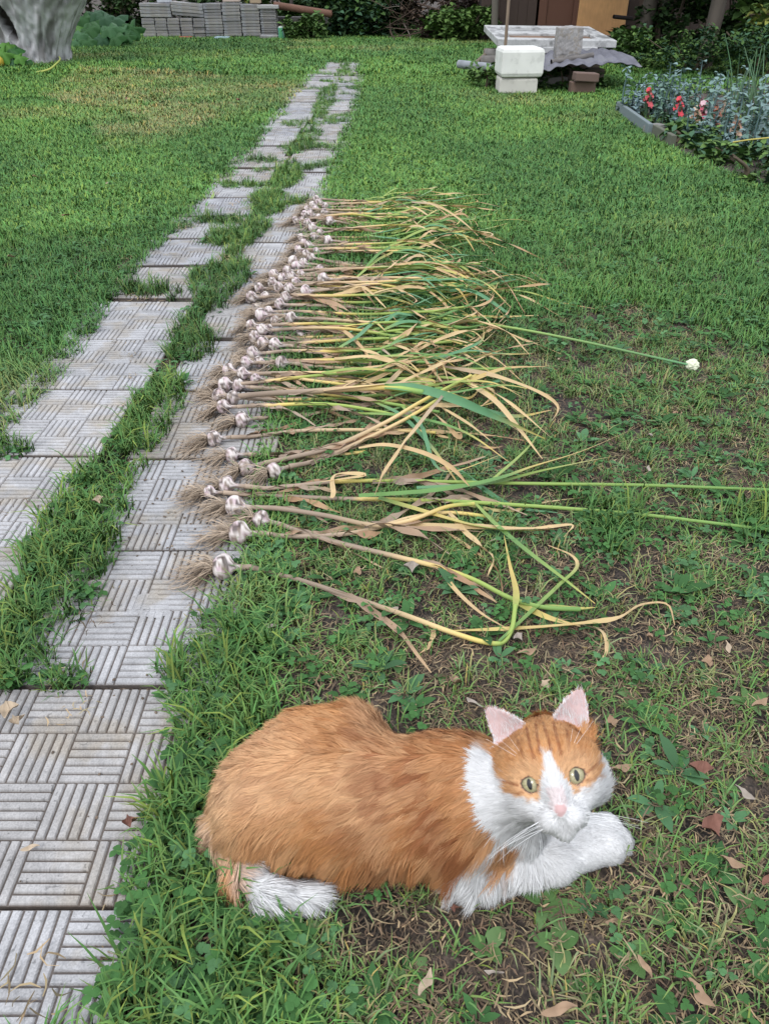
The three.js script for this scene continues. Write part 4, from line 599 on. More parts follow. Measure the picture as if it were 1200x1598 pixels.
  for (const s of [-1, 1]) for (let k = 0; k < 3; k++) { const a = hx(s * 0.020, 0.014, 0.026), L = rr(0.03, 0.045), pts = [0, 0.5, 1].map((t) => a.clone().addScaledVector(Rx, s * L * t * (0.3 + 0.25 * k)).addScaledVector(Uy, L * t * 0.7).addScaledVector(Fz, L * 0.3 * t)); wm.tube(spline(pts, 6), Array.from({ length: 7 }, (_, i) => mix(0.00015, 0.00008, i / 6)), Array.from({ length: 7 }, () => [0.85, 0.85, 0.85]), 4); }
  put('whiskers', wm.geo(O), std([1, 1, 1], 0.5, { vertexColors: true }), root).userData.kind = 'stuff';
  console.log('cat', NV, nv / 7);
}

// ---------- beyond the lawn ----------
function leafShape(len, wid, s = 1) { reseed(s); const m = new Mesher(), pts = [], w = [], cols = []; for (let k = 0; k < 4; k++) { const t = k / 3; pts.push(V(0, -0.25 * len * t * t, len * t)); w.push(wid * [0.15, 1, 0.75, 0.05][k]); cols.push([1, 1, 1]); } m.strip(pts, w, [V(1, 0, 0)], cols, { fold: 0.3 }); return m.geo(); }
const foliageMat = phys([1, 1, 1], 0.7, { vertexColors: true, specularIntensity: 0.35 });
const E4 = new THREE.Euler();
// leaves spread through a lumpy volume: shells of clumps with gaps
function foliage(parent, name, n, geo, place, colours, s0 = 0.7, s1 = 1.3) {
  const im = shade(new THREE.InstancedMesh(geo, foliageMat, n)); im.name = name; im.userData.kind = 'stuff';
  for (let k = 0; k < n; k++) { const p = place(k), s = rr(s0, s1), q = rr(0.65, 1.3), c = colours[Math.floor(rnd() * colours.length)]; Q4.setFromEuler(E4.set(rr(-0.9, 0.5), rnd() * 6.283, rr(-0.6, 0.6), 'YXZ')); M4.compose(p, Q4, V(s, s, s)); im.setMatrixAt(k, M4); im.setColorAt(k, new THREE.Color().setRGB(c[0] * q, c[1] * q, c[2] * q)); }
  parent.add(im); return im;
}
function clumps(count, r, flat) { const L = []; for (let k = 0; k < count; k++) { const a = rnd() * 6.283, y = Math.pow(rnd(), 0.8), q = Math.sqrt(rnd()); L.push([V(Math.cos(a) * r.x * q, r.y * y, Math.sin(a) * r.z * q), rr(0.16, 0.34) * Math.min(r.x, r.y, r.z) * flat]); } return () => { const [c, R] = L[Math.floor(rnd() * L.length)], a = rnd() * 6.283, u = rr(-1, 1), q = R * Math.pow(rnd(), 0.4); return V(c.x + Math.cos(a) * Math.sqrt(1 - u * u) * q, Math.max(0.02, c.y + u * q), c.z + Math.sin(a) * Math.sqrt(1 - u * u) * q); }; }
function bush(name, label, category, p, r, n, leaf, colours, group, stems = 7, lumps = 26, flat = 1) {
  const g = base(name, p); tag(g, label, category, group);
  for (let k = 0; k < stems; k++) { const m = new Mesher(), a = rnd() * 6.283, P = spline([V(Math.cos(a) * 0.08, 0, Math.sin(a) * 0.08), V(Math.cos(a) * r.x * 0.3, r.y * 0.5, Math.sin(a) * r.z * 0.3), V(Math.cos(a) * r.x * 0.6, r.y * 0.95, Math.sin(a) * r.z * 0.6)], 8); m.tube(P, P.map((_, i) => mix(0.014, 0.004, i / 8)), P.map(() => [0.09, 0.07, 0.05]), 6); put('stem', m.geo(), foliageMat, g); }
  foliage(g, 'foliage', n, leaf, clumps(lumps, r, flat), colours); return g;
}
const GREEN = { dark: [0.030, 0.062, 0.022], mid: [0.055, 0.11, 0.03], light: [0.10, 0.175, 0.045], cool: [0.045, 0.10, 0.055], yellow: [0.20, 0.22, 0.05] };
const farLeaf = leafShape(0.10, 0.032), smallLeaf = leafShape(0.05, 0.014), midLeaf = leafShape(0.08, 0.028), broadLeaf = leafShape(0.12, 0.055);
reseed(3131);

// pale old tree with a hollow
{
  const z = groundZ(99), b = V(acrossAt(66, 97, z), 0, z), g = base('old_tree', b); tag(g, 'old tree with thick pale trunk and a dark hollow', 'tree');
  const m = new Mesher(), rows = 110, sides = 150, px = (x, y) => acrossAt(x, y, z) - b.x, L = [], hol = V(px(30, 28), heightAt(28, z), 0.2), ids = [];
  const outline = [[97, 8, 104], [70, 2, 106], [40, -12, 116], [0, -34, 133], [-60, -60, 150], [-160, -90, 175]].map(([y, a, c]) => [heightAt(y, z), px(a, y), px(c, y)]);
  for (let k = 0; k <= rows; k++) {
    const h = -0.05 + 2.6 * k / rows; let i = 0; while (i + 2 < outline.length && outline[i + 1][0] < h) i++; const t = clamp((h - outline[i][0]) / (outline[i + 1][0] - outline[i][0]), -0.3, 1.2), x0 = mix(outline[i][1], outline[i + 1][1], t), x1 = mix(outline[i][2], outline[i + 1][2], t), r = (x1 - x0) / 2, row = [];
    for (let q = 0; q < sides; q++) {
      const a = q / sides * 6.283, flare = 1 + 0.25 * Math.exp(-Math.max(0, h) * 9) * (0.5 + 0.5 * Math.cos(a * 5 + 1)), ridge = 0.055 * (fbm(Math.cos(a) * 4, h * 1.3, Math.sin(a) * 4, 3) - 0.5) * 2 + 0.09 * (noise3(a * 14, h * 9, 2) - 0.5) + 0.07 * (noise3(a * 30, h * 22, 5) - 0.5); let R = r * (flare + ridge); const p = V((x0 + x1) / 2 + Math.cos(a) * R, h, Math.sin(a) * R * 0.9);
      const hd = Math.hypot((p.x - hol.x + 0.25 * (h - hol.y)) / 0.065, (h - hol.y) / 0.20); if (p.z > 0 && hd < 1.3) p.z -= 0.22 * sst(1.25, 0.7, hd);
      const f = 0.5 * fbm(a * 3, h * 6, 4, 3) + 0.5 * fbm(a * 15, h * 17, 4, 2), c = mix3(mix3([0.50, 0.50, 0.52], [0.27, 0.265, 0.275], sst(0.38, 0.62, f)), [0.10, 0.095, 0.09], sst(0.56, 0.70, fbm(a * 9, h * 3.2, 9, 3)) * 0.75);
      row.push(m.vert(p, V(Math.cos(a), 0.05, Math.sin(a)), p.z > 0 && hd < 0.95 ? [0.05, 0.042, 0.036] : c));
    }
    ids.push(row);
  }
  for (let k = 0; k < rows; k++) for (let q = 0; q < sides; q++) { const e = (q + 1) % sides; m.quad(ids[k][q], ids[k + 1][q], ids[k + 1][e], ids[k][e]); }
  const tg = m.geo(); tg.computeVertexNormals(); const bark = noiseTexture(256, (u, v) => { const k = tfbm(u, v, 32, 401); return [k, k, k]; }, false); bark.repeat.set(6, 8); put('trunk', tg, std([1, 1, 1], 0.95, { vertexColors: true, bumpMap: bark, bumpScale: 0.03 }), g);
  reseed(515); for (const [dx, dz, top] of [[-1.2, -0.5, 3.8], [1.1, 0.2, 3.9], [0.1, -0.9, 4.3]]) { const lm = new Mesher(), P = spline([V(px(40, -60), 2.2, 0), V(px(40, -60) + dx * 0.5, 2.9, dz * 0.5), V(px(40, -60) + dx, top, dz)], 10); lm.tube(P, P.map((_, i) => mix(0.26, 0.07, i / 10)), P.map(() => [0.30, 0.29, 0.29]), 12); put('limb', lm.geo(), std([1, 1, 1], 0.95, { vertexColors: true }), g); }
  const cl = clumps(40, V(2.2, 1.6, 2.0), 0.9); foliage(g, 'crown', 5000, midLeaf, (k) => cl().add(V(0, 3.4, -0.4)), [GREEN.mid, GREEN.light, GREEN.dark], 0.9, 1.7);
}
// squash beside the trunk: big leaves on stalks
{
  const big = (s) => { reseed(s); const m = new Mesher(), c = m.vert(V(0, 0.015, 0), V(0, 1, 0), [0.9, 0.95, 0.9]), ring = [], mid = []; for (let k = 0; k < 20; k++) { const a = k / 20 * 6.283, lob = 0.8 + 0.2 * Math.cos(a * 5) + rr(-0.05, 0.05), R = 0.15 * lob * (Math.abs(a - 3.14) < 0.35 ? 0.45 : 1); mid.push(m.vert(V(Math.sin(a) * R * 0.55, 0.02 + rr(-0.006, 0.006), Math.cos(a) * R * 0.55), V(0, 1, 0), [1, 1, 1])); ring.push(m.vert(V(Math.sin(a) * R, -0.03 + rr(-0.015, 0.015), Math.cos(a) * R), V(Math.sin(a) * 0.4, 1, Math.cos(a) * 0.4).normalize(), [0.9, 1, 0.9])); } for (let k = 0; k < 20; k++) { const e = (k + 1) % 20; m.tri(c, mid[k], mid[e]); m.quad(mid[k], ring[k], ring[e], mid[e]); } const g = m.geo(); g.computeVertexNormals(); return g; };
  const geos = [1, 2, 3].map(big), mats = [[0.03, 0.095, 0.025], [0.045, 0.12, 0.045], [0.07, 0.17, 0.03], [0.028, 0.08, 0.035]].map((c) => phys(c, 0.6, { vertexColors: true, specularIntensity: 0.4 }));
  const plant = (name, label, spots, z, group) => { const b = V(acrossAt(spots[0][0], 78, z), 0, z), g = base(name, b); tag(g, label, 'squash plant', group); spots.forEach(([x, y, dz, s], k) => { const p = at(x, y, z + dz).sub(b); p.y = Math.max(p.y, 0.06); const lf = put('leaf', geos[k % 3], mats[Math.floor(rnd() * 4)], g); lf.position.copy(p); lf.rotation.set(rr(0.2, 0.8), rr(-0.9, 0.9), rr(-0.35, 0.35)); lf.scale.setScalar(s); const sm = new Mesher(), P = spline([V(p.x * 0.4, 0, p.z * 0.6), V(p.x * 0.8, p.y * 0.6, p.z * 0.8), p], 6); sm.tube(P, P.map(() => 0.009), P.map(() => [0.12, 0.20, 0.06]), 6); put('stalk', sm.geo(), foliageMat, g); }); return g; };
  const zz = groundZ(74); reseed(88);
  plant('squash_plant', 'squash plant with big drooping leaves beside the pale trunk', [[160, 62, 0.2, 1.2], [128, 55, 0.1, 1.3], [145, 38, -0.2, 1.5], [172, 46, 0.1, 1.4], [195, 50, 0, 1.3], [208, 45, -0.1, 1.2], [150, 22, -0.4, 1.3], [132, 30, -0.3, 1.5], [180, 32, -0.3, 1.4], [120, 68, 0.3, 1.0], [138, 66, 0.3, 1.1], [182, 60, 0.25, 1.1], [165, 30, -0.3, 1.5], [115, 48, -0.1, 1.2], [200, 58, 0.1, 0.9], [140, 48, 0, 1.4]], zz);
  plant('squash_plant', 'small squash vine trailing at the foot of the pale trunk', [[14, 72, 0.1, 0.8], [24, 80, 0.2, 0.8], [6, 84, 0.3, 0.8], [32, 90, 0.3, 0.6], [-8, 78, 0.1, 0.9], [45, 104, 0.2, 0.45], [20, 100, 0.3, 0.5]], groundZ(104));
  const vm = new Mesher(), P = spline([G(55, 114, 0.02), G(78, 108, 0.05), G(90, 98, 0.10), at(93, 88, groundZ(100))], 14); vm.tube(P, P.map((_, i) => mix(0.012, 0.006, i / 14)), P.map(() => [0.34, 0.38, 0.10]), 7); tag(put('vine_shoot', vm.geo(), foliageMat, scene), 'yellow green vine shoot curling up before the pale trunk', 'vine');
  const pg = new THREE.SphereGeometry(0.1, 24, 16), pa = pg.attributes.position; for (let k = 0; k < pa.count; k++) { const a = Math.atan2(pa.getZ(k), pa.getX(k)), q = 1 + 0.05 * Math.cos(a * 9); pa.setXYZ(k, pa.getX(k) * q, pa.getY(k) * 0.8, pa.getZ(k) * q); } pg.computeVertexNormals(); const pk = put('pumpkin', pg, std([0.55, 0.38, 0.05], 0.5), scene), pp = G(-2, 108); pk.position.set(pp.x, 0.08, pp.z); tag(pk, 'small yellow pumpkin beside the pale trunk', 'pumpkin');
}
// stacked spare slabs
{
  const z = groundZ(61), depth = 0.3, mats = [[0.97, 0.97, 1.0], [1.1, 1.1, 1.1], [0.88, 0.89, 0.93]].map((c) => std(c, 0.92, { map: concreteMap })), geos = {};
  reseed(606);
  const lay = (x0, x1, y0, count, th, tilt, label, group) => {
    const a = acrossAt(x0, 40, z), w = acrossAt(x1, 40, z) - a; let h = y0;
    for (let k = 0; k < count; k++) { const key = w.toFixed(2) + th; geos[key] ??= block(w - 0.006, th - 0.004, depth, 0.005); const s = put('paving_slab', geos[key], mats[Math.floor(rnd() * 3)], scene); s.position.set(a + w / 2 + rr(-0.006, 0.006), h, z - depth / 2 + rr(-0.012, 0.012)); s.rotation.set(0, rr(-0.02, 0.02), tilt); h += th; tag(s, label, 'paving slab', group); }
    return h;
  };
  used.paving_slab = 0;
  const lower = (x0, x1, n) => lay(x0, x1, 0, n, 0.042, 0, 'spare concrete slab laid narrow end out under the wide slabs', 'spare slabs under the wide ones');
  let top = 0; [[222, 242], [243, 261], [262, 281], [282, 301], [302, 320]].forEach(([a, b]) => { top = lower(a, b, 7); });
  lay(222, 270, top + 0.012, 4, 0.048, -0.012, 'wide concrete slab lying across the narrow slabs beside the squash', 'wide slabs beside the squash'); lay(271, 320, top + 0.026, 4, 0.046, -0.075, 'wide concrete slab sagging askew across the narrow slabs', 'wide slabs sagging askew');
  lay(320.5, 348, 0, 12, 0.0415, 0, 'spare concrete slab in the tall stack next to the sagging slabs', 'tall stack next to the sagging slabs'); lay(349, 377, 0, 12, 0.042, 0.006, 'spare concrete slab in the second of the tall stacks', 'second tall stack'); lay(378, 406.5, 0, 11, 0.044, -0.008, 'spare concrete slab in the third of the tall stacks', 'third tall stack'); lay(407.5, 432, 0, 17, 0.0245, 0, 'thin concrete slab in the end stack beside the bright can', 'thin slabs in the end stack');
  const cap = put('flat_board', block(0.34, 0.05, 0.36, 0.006), std([0.42, 0.41, 0.40], 0.9), scene); cap.position.set(acrossAt(418, 10, z), 0.421, z - 0.15); tag(cap, 'pale board lying on the end stack of thin slabs', 'board');
  const low = put('concrete_fragment', block(0.28, 0.07, 0.2, 0.012, 0.006), std([0.95, 0.95, 0.95], 0.9, { map: concreteMap }), scene); low.position.set(acrossAt(421, 56, z + 0.2), 0, z + 0.22); tag(low, 'pale concrete fragment at the foot of the end stack', 'fragment');
  const bl = put('plastic_tray', block(0.24, 0.05, 0.18, 0.02), std([0.36, 0.47, 0.55], 0.5), scene); bl.position.set(acrossAt(347, 58, z + 0.25), 0, z + 0.25); tag(bl, 'pale blue plastic tray in the grass before the stacks', 'tray');
  const rd = base('slab_piece', V(acrossAt(290, 56, z + 0.2), 0, z + 0.2)); put('slab', block(0.25, 0.035, 0.14, 0.005), mats[1], rd); const rt = put('red_edge', block(0.2, 0.012, 0.12, 0.004), std([0.45, 0.10, 0.08], 0.7), rd); rt.position.y = 0.036; tag(rd, 'grey slab piece with red top lying before the narrow slabs', 'slab');
  // odds and ends on top of the stacks
  for (const [px, w, h, c, n, l] of [[307, 0.34, 0.08, [0.62, 0.63, 0.66], 'plastic_box', 'white plastic box on top of the wide slabs'], [257, 0.2, 0.06, [0.5, 0.52, 0.56], 'plastic_sheet', 'pale plastic sheet on top of the wide slabs'], [362, 0.26, 0.09, [0.55, 0.45, 0.38], 'cardboard_box', 'buff cardboard box on top of the tall stacks'], [399, 0.16, 0.10, [0.40, 0.30, 0.20], 'wooden_crate', 'brown wooden crate on top of the third tall stack']]) { const b = put(n, block(w, h, 0.2, 0.012, 0.004), std(c, 0.7), scene); b.position.set(acrossAt(px, 0, z - 0.15), { 307: 0.545, 257: 0.5, 362: 0.512, 399: 0.49 }[px], z - 0.15); tag(b, l, n.split('_')[1]); }
  // bright can
  const cz = groundZ(63), can = base('painted_can', V(acrossAt(441, 60, cz), 0, cz)); tag(can, 'blue and green painted can standing beside the slab stacks', 'can');
  const cg = new THREE.LatheGeometry([[0, 0], [0.058, 0], [0.062, 0.006], [0.062, 0.17], [0.058, 0.185], [0.03, 0.197], [0, 0.197]].map(([x, y]) => new THREE.Vector2(x, y)), 28); const cc = new Float32Array(cg.attributes.position.count * 3); for (let k = 0; k < cg.attributes.position.count; k++) { const x = cg.attributes.position.getX(k), y = cg.attributes.position.getY(k), zz = cg.attributes.position.getZ(k), f = noise3(x * 40, y * 28, zz * 40); cc.set(y > 0.18 ? [0.5, 0.55, 0.5] : f > 0.62 ? [0.6, 0.6, 0.62] : f > 0.45 ? [0.06, 0.30, 0.36] : [0.10, 0.36, 0.16], 3 * k); } cg.setAttribute('color', new THREE.BufferAttribute(cc, 3)); put('can_body', cg, std([1, 1, 1], 0.4, { vertexColors: true }), can);
  // rusty pipes and a beam
  const pipe = (a, b, r, c, n, l) => { const m = new Mesher(), N = 24, P = Array.from({ length: N + 1 }, (_, k) => a.clone().lerp(b, k / N)), mid = a.clone().lerp(b, 0.5); m.tube(P, P.map(() => r), (k, q) => { const f = 0.7 + 0.6 * fbm(k * 0.5, q * 0.7, 5, 3); return c.map((v) => v * f); }, 18, true); m.tube(P, P.map(() => r * 0.86), () => [0.02, 0.015, 0.012], 14, false); const o = put(n, m.geo(mid), std([1, 1, 1], 0.85, { vertexColors: true }), scene); o.position.copy(mid); tag(o, l, n.split('_').pop()); };
  const pz = groundZ(60); pipe(at(428, 8, pz), at(518, 22, pz + 0.1), 0.052, [0.15, 0.075, 0.05], 'rusty_pipe', 'long rusty pipe leaning from the slab stacks to the bush'); pipe(at(425, 44, pz - 0.2), at(462, 41, pz - 0.2), 0.05, [0.10, 0.06, 0.05], 'rusty_pipe', 'short rusty pipe low down behind the bright can');
  pipe(at(455, -40, pz - 0.15), at(455, 12, pz - 0.15), 0.028, [0.06, 0.05, 0.045], 'iron_post', 'dark iron post rising behind the long rusty pipe');
  const beam = put('dark_beam', block(1.1, 0.11, 0.16, 0.01, 0.006), std([0.09, 0.085, 0.085], 0.8), scene); beam.position.set(acrossAt(466, 34, pz - 0.25), heightAt(38, pz - 0.25), pz - 0.25); tag(beam, 'dark weathered beam under the long rusty pipe', 'beam');
  const prop = put('support_log', block(0.3, heightAt(38, pz - 0.25), 0.2, 0.02, 0.01), std([0.12, 0.09, 0.07], 0.9), scene); prop.position.set(acrossAt(474, 50, pz - 0.3), 0, pz - 0.3); tag(prop, 'short dark log propping the weathered beam', 'log');
}
// a wall of tall shrubs closes the garden far behind
[['tall dark shrub far behind the old tree', -10.5], ['tall shrub far behind the squash leaves', -8], ['tall leafy shrub far behind the narrow slabs', -5.4], ['tall leafy shrub far behind the tall slab stacks', -2.9], ['tall green shrub far behind the rusty pipe', -0.6], ['tall shrub far behind the dense bush', 1.6], ['tall shrub far behind the brush heap', 3.9]].forEach(([l, x], k) => bush('background_shrub', l, 'shrub', V(x, 0, -22 - (k % 2)), V(1.9, 2.2, 1.0), 5200, farLeaf, [GREEN.dark, GREEN.mid, k === 4 ? GREEN.light : GREEN.dark], 'tall shrubs closing the garden', 5, 60, 1.1).children.at(-1).scale.setScalar(1));

// bushes, brush heap and nettles along the back
bush('leafy_bush', 'dense dark green bush behind the end of the path', 'bush', V(acrossAt(585, 62, groundZ(64)), 0, groundZ(58) - 0.3), V(1.05, 1.1, 0.7), 9000, farLeaf, [GREEN.dark, GREEN.mid, GREEN.cool], null, 9, 60, 0.9);
bush('leafy_bush', 'wide green bush between the rusty pipe and the path end', 'bush', V(acrossAt(505, 60, groundZ(58)), 0, groundZ(56) - 0.9), V(0.9, 0.9, 0.6), 6000, farLeaf, [GREEN.dark, GREEN.mid], null, 7, 40, 0.9);
bush('leafy_bush', 'pale green bush rising behind the rusty pipe', 'bush', V(acrossAt(470, 20, -19), 0, -19.5), V(1.3, 1.2, 0.8), 7000, farLeaf, [GREEN.light, GREEN.yellow, GREEN.mid], null, 7, 40, 0.9);
bush('leafy_bush', 'dark shrub behind the squash leaves and slab stacks', 'bush', V(acrossAt(175, 20, -18), 0, -18.2), V(1.3, 1.3, 0.8), 7500, farLeaf, [GREEN.dark, GREEN.mid, [0.05, 0.05, 0.03]], null, 7, 40, 0.9);
bush('leafy_bush', 'dark shrub standing behind the spare slab stacks', 'bush', V(acrossAt(330, 10, -19), 0, -19.3), V(2.2, 1.3, 0.8), 8000, farLeaf, [GREEN.dark, GREEN.mid], null, 7, 50, 1);
bush('leafy_bush', 'low weeds at the foot of the rusty pipe', 'weeds', V(acrossAt(482, 60, groundZ(63)), 0, groundZ(63)), V(0.42, 0.3, 0.25), 1200, midLeaf, [GREEN.mid, GREEN.light], null, 6, 20, 1.2);
bush('nettle_clump', 'fresh green nettles in front of the dry brush heap', 'nettles', V(acrossAt(722, 62, groundZ(66)), 0, groundZ(66)), V(0.55, 0.42, 0.35), 2600, midLeaf, [GREEN.mid, GREEN.light, GREEN.light], null, 8, 30, 1.2);
{
  const z = groundZ(66), b = V(acrossAt(690, 60, z - 0.5), 0, z - 0.6), g = base('brush_heap', b); tag(g, 'heap of dry brown branches in front of the shed', 'brush heap');
  reseed(919);
  for (let k = 0; k < 170; k++) { const m = new Mesher(), a = rnd() * 6.283, x = rr(-0.85, 0.85), hgt = 1.35 * (1 - 0.35 * Math.abs(x)), y = rr(0.02, hgt), zc = rr(-0.3, 0.45), L = rr(0.25, 0.9), up = rr(-0.5, 0.9), d = V(Math.cos(a), up, Math.sin(a) * 0.6).normalize(), p = V(x, y, zc), P = spline([p.clone().addScaledVector(d, -L / 2), p.clone().add(V(rr(-0.08, 0.08), rr(-0.05, 0.05), rr(-0.06, 0.06))), p.clone().addScaledVector(d, L / 2)], 6), pale = rnd() < 0.12; P.forEach((v) => { v.y = Math.max(0.01, v.y); }); const t = rr(0.6, 1.3), c = (pale ? [0.26, 0.22, 0.19] : [0.085, 0.058, 0.045]).map((v) => v * t), r0 = rr(0.004, 0.013); m.tube(P, P.map((_, i) => mix(r0, r0 * 0.4, i / 6)), P.map(() => c), 5); put('branch', m.geo(), foliageMat, g); }
  const cl = clumps(40, V(0.9, 1.25, 0.4), 1.1); foliage(g, 'dead_leaves', 6000, midLeaf, () => cl(), [[0.07, 0.045, 0.035], [0.10, 0.07, 0.05], [0.05, 0.035, 0.03]], 0.5, 1);
}
// shed
{
  const z = -14.2, x0 = acrossAt(750, 30, z), x1 = acrossAt(1330, 30, z), g = base('wooden_shed', V((x0 + x1) / 2, 0, z)); tag(g, 'dark brown wooden shed with a panelled door', 'shed');
  const half = (x1 - x0) / 2, tones = [[0.05, 0.032, 0.026], [0.062, 0.04, 0.03], [0.042, 0.028, 0.024]].map((c) => std(c, 0.85)), pg = block(0.138, 2.5, 0.03, 0.006), dx0 = acrossAt(838, 30, z) - g.position.x, dx1 = acrossAt(905, 30, z) - g.position.x;
  for (let x = -half; x < half; x += 0.142) { if (x + 0.07 > dx0 && x + 0.07 < dx1) continue; const p = put('plank', pg, tones[Math.floor(rnd() * 3)], g); p.position.set(x + 0.07, 0.03, rr(-0.004, 0.004)); }
  const dw = dx1 - dx0, door = new THREE.Group(); door.name = 'door'; g.add(door); const dm = std([0.105, 0.045, 0.028], 0.7);
  const piece = (n, w, h, x, y, zz, d = 0.04) => { const o = put(n, block(w, h, d, 0.008), dm, door); o.position.set((dx0 + dx1) / 2 + x, y, zz); };
  piece('stile', 0.12, 2.05, -dw / 2 + 0.07, 0.05, 0.01); piece('stile', 0.12, 2.05, dw / 2 - 0.07, 0.05, 0.01); for (const y of [0.06, 0.62, 1.28, 1.96]) piece('rail', dw - 0.27, 0.13, 0, y, 0.008); for (const y of [0.19, 0.75, 1.41]) piece('panel', dw - 0.27, y > 1 ? 0.55 : y > 0.5 ? 0.53 : 0.43, 0, y, -0.012, 0.03);
  const roof = put('roof', block(half * 2 + 0.5, 0.08, 2.6, 0.01), std([0.10, 0.10, 0.105], 0.85), g); roof.position.set(0, 2.55, -1.0); roof.rotation.x = 0.12; const bw = put('back_wall', block(half * 2, 2.4, 0.05, 0.01), tones[2], g); bw.position.set(0, 0.02, -2.1); for (const s of [-1, 1]) { const w = put('side_wall', block(0.05, 2.4, 2.06, 0.01), tones[0], g); w.position.set(s * (half - 0.03), 0.02, -1.05); }
  // posts before the wall
  for (const [px, l] of [[772, 'grey weathered post standing before the shed wall']]) { const m = new Mesher(), P = [at(px, 52, z + 0.5), at(px + 3, -120, z + 0.5)]; P[0].y = 0; const Q = spline([P[0], P[0].clone().lerp(P[1], 0.5), P[1]], 8); m.tube(Q, Q.map(() => 0.05), Q.map(() => [0.13, 0.115, 0.10]), 8); tag(put('wooden_post', m.geo(), foliageMat, scene), l, 'post'); }
  const pz = z + 0.55, ply = put('plywood_sheet', (() => { const a = at(898, 48, pz), b = at(971, 58, pz), c = at(988, -30, pz), d = at(916, -60, pz), s = new THREE.Shape(), o = a; s.moveTo(0, 0); s.lineTo(b.x - o.x, b.y - o.y); s.lineTo(c.x - o.x, c.y - o.y + 0.5); s.lineTo(d.x - o.x, d.y - o.y + 0.45); s.closePath(); return new THREE.ExtrudeGeometry(s, { depth: 0.018, bevelEnabled: true, bevelSize: 0.003, bevelThickness: 0.003, bevelSegments: 1 }); })(), std([0.58, 0.31, 0.13], 0.7, { map: noiseTexture(256, (u, v) => { const k = 0.82 + 0.18 * tfbm(u, v, 6, 701) + 0.06 * tileNoise(u, v * 0.2, 64, 711); return [k, k, k]; }) }), scene); const pa = at(898, 48, pz); ply.position.set(pa.x, pa.y, pz); ply.rotation.x = -0.10; tag(ply, 'orange brown plywood sheet leaning on the shed', 'plywood');
  const sup = put('support_crate', block(1.0, pa.y - 0.05, 0.3, 0.02, 0.008), std([0.15, 0.11, 0.08], 0.9), scene); sup.position.set(at(935, 55, pz).x, 0, pz + 0.02); tag(sup, 'low wooden crate under the leaning plywood sheet', 'crate');
}
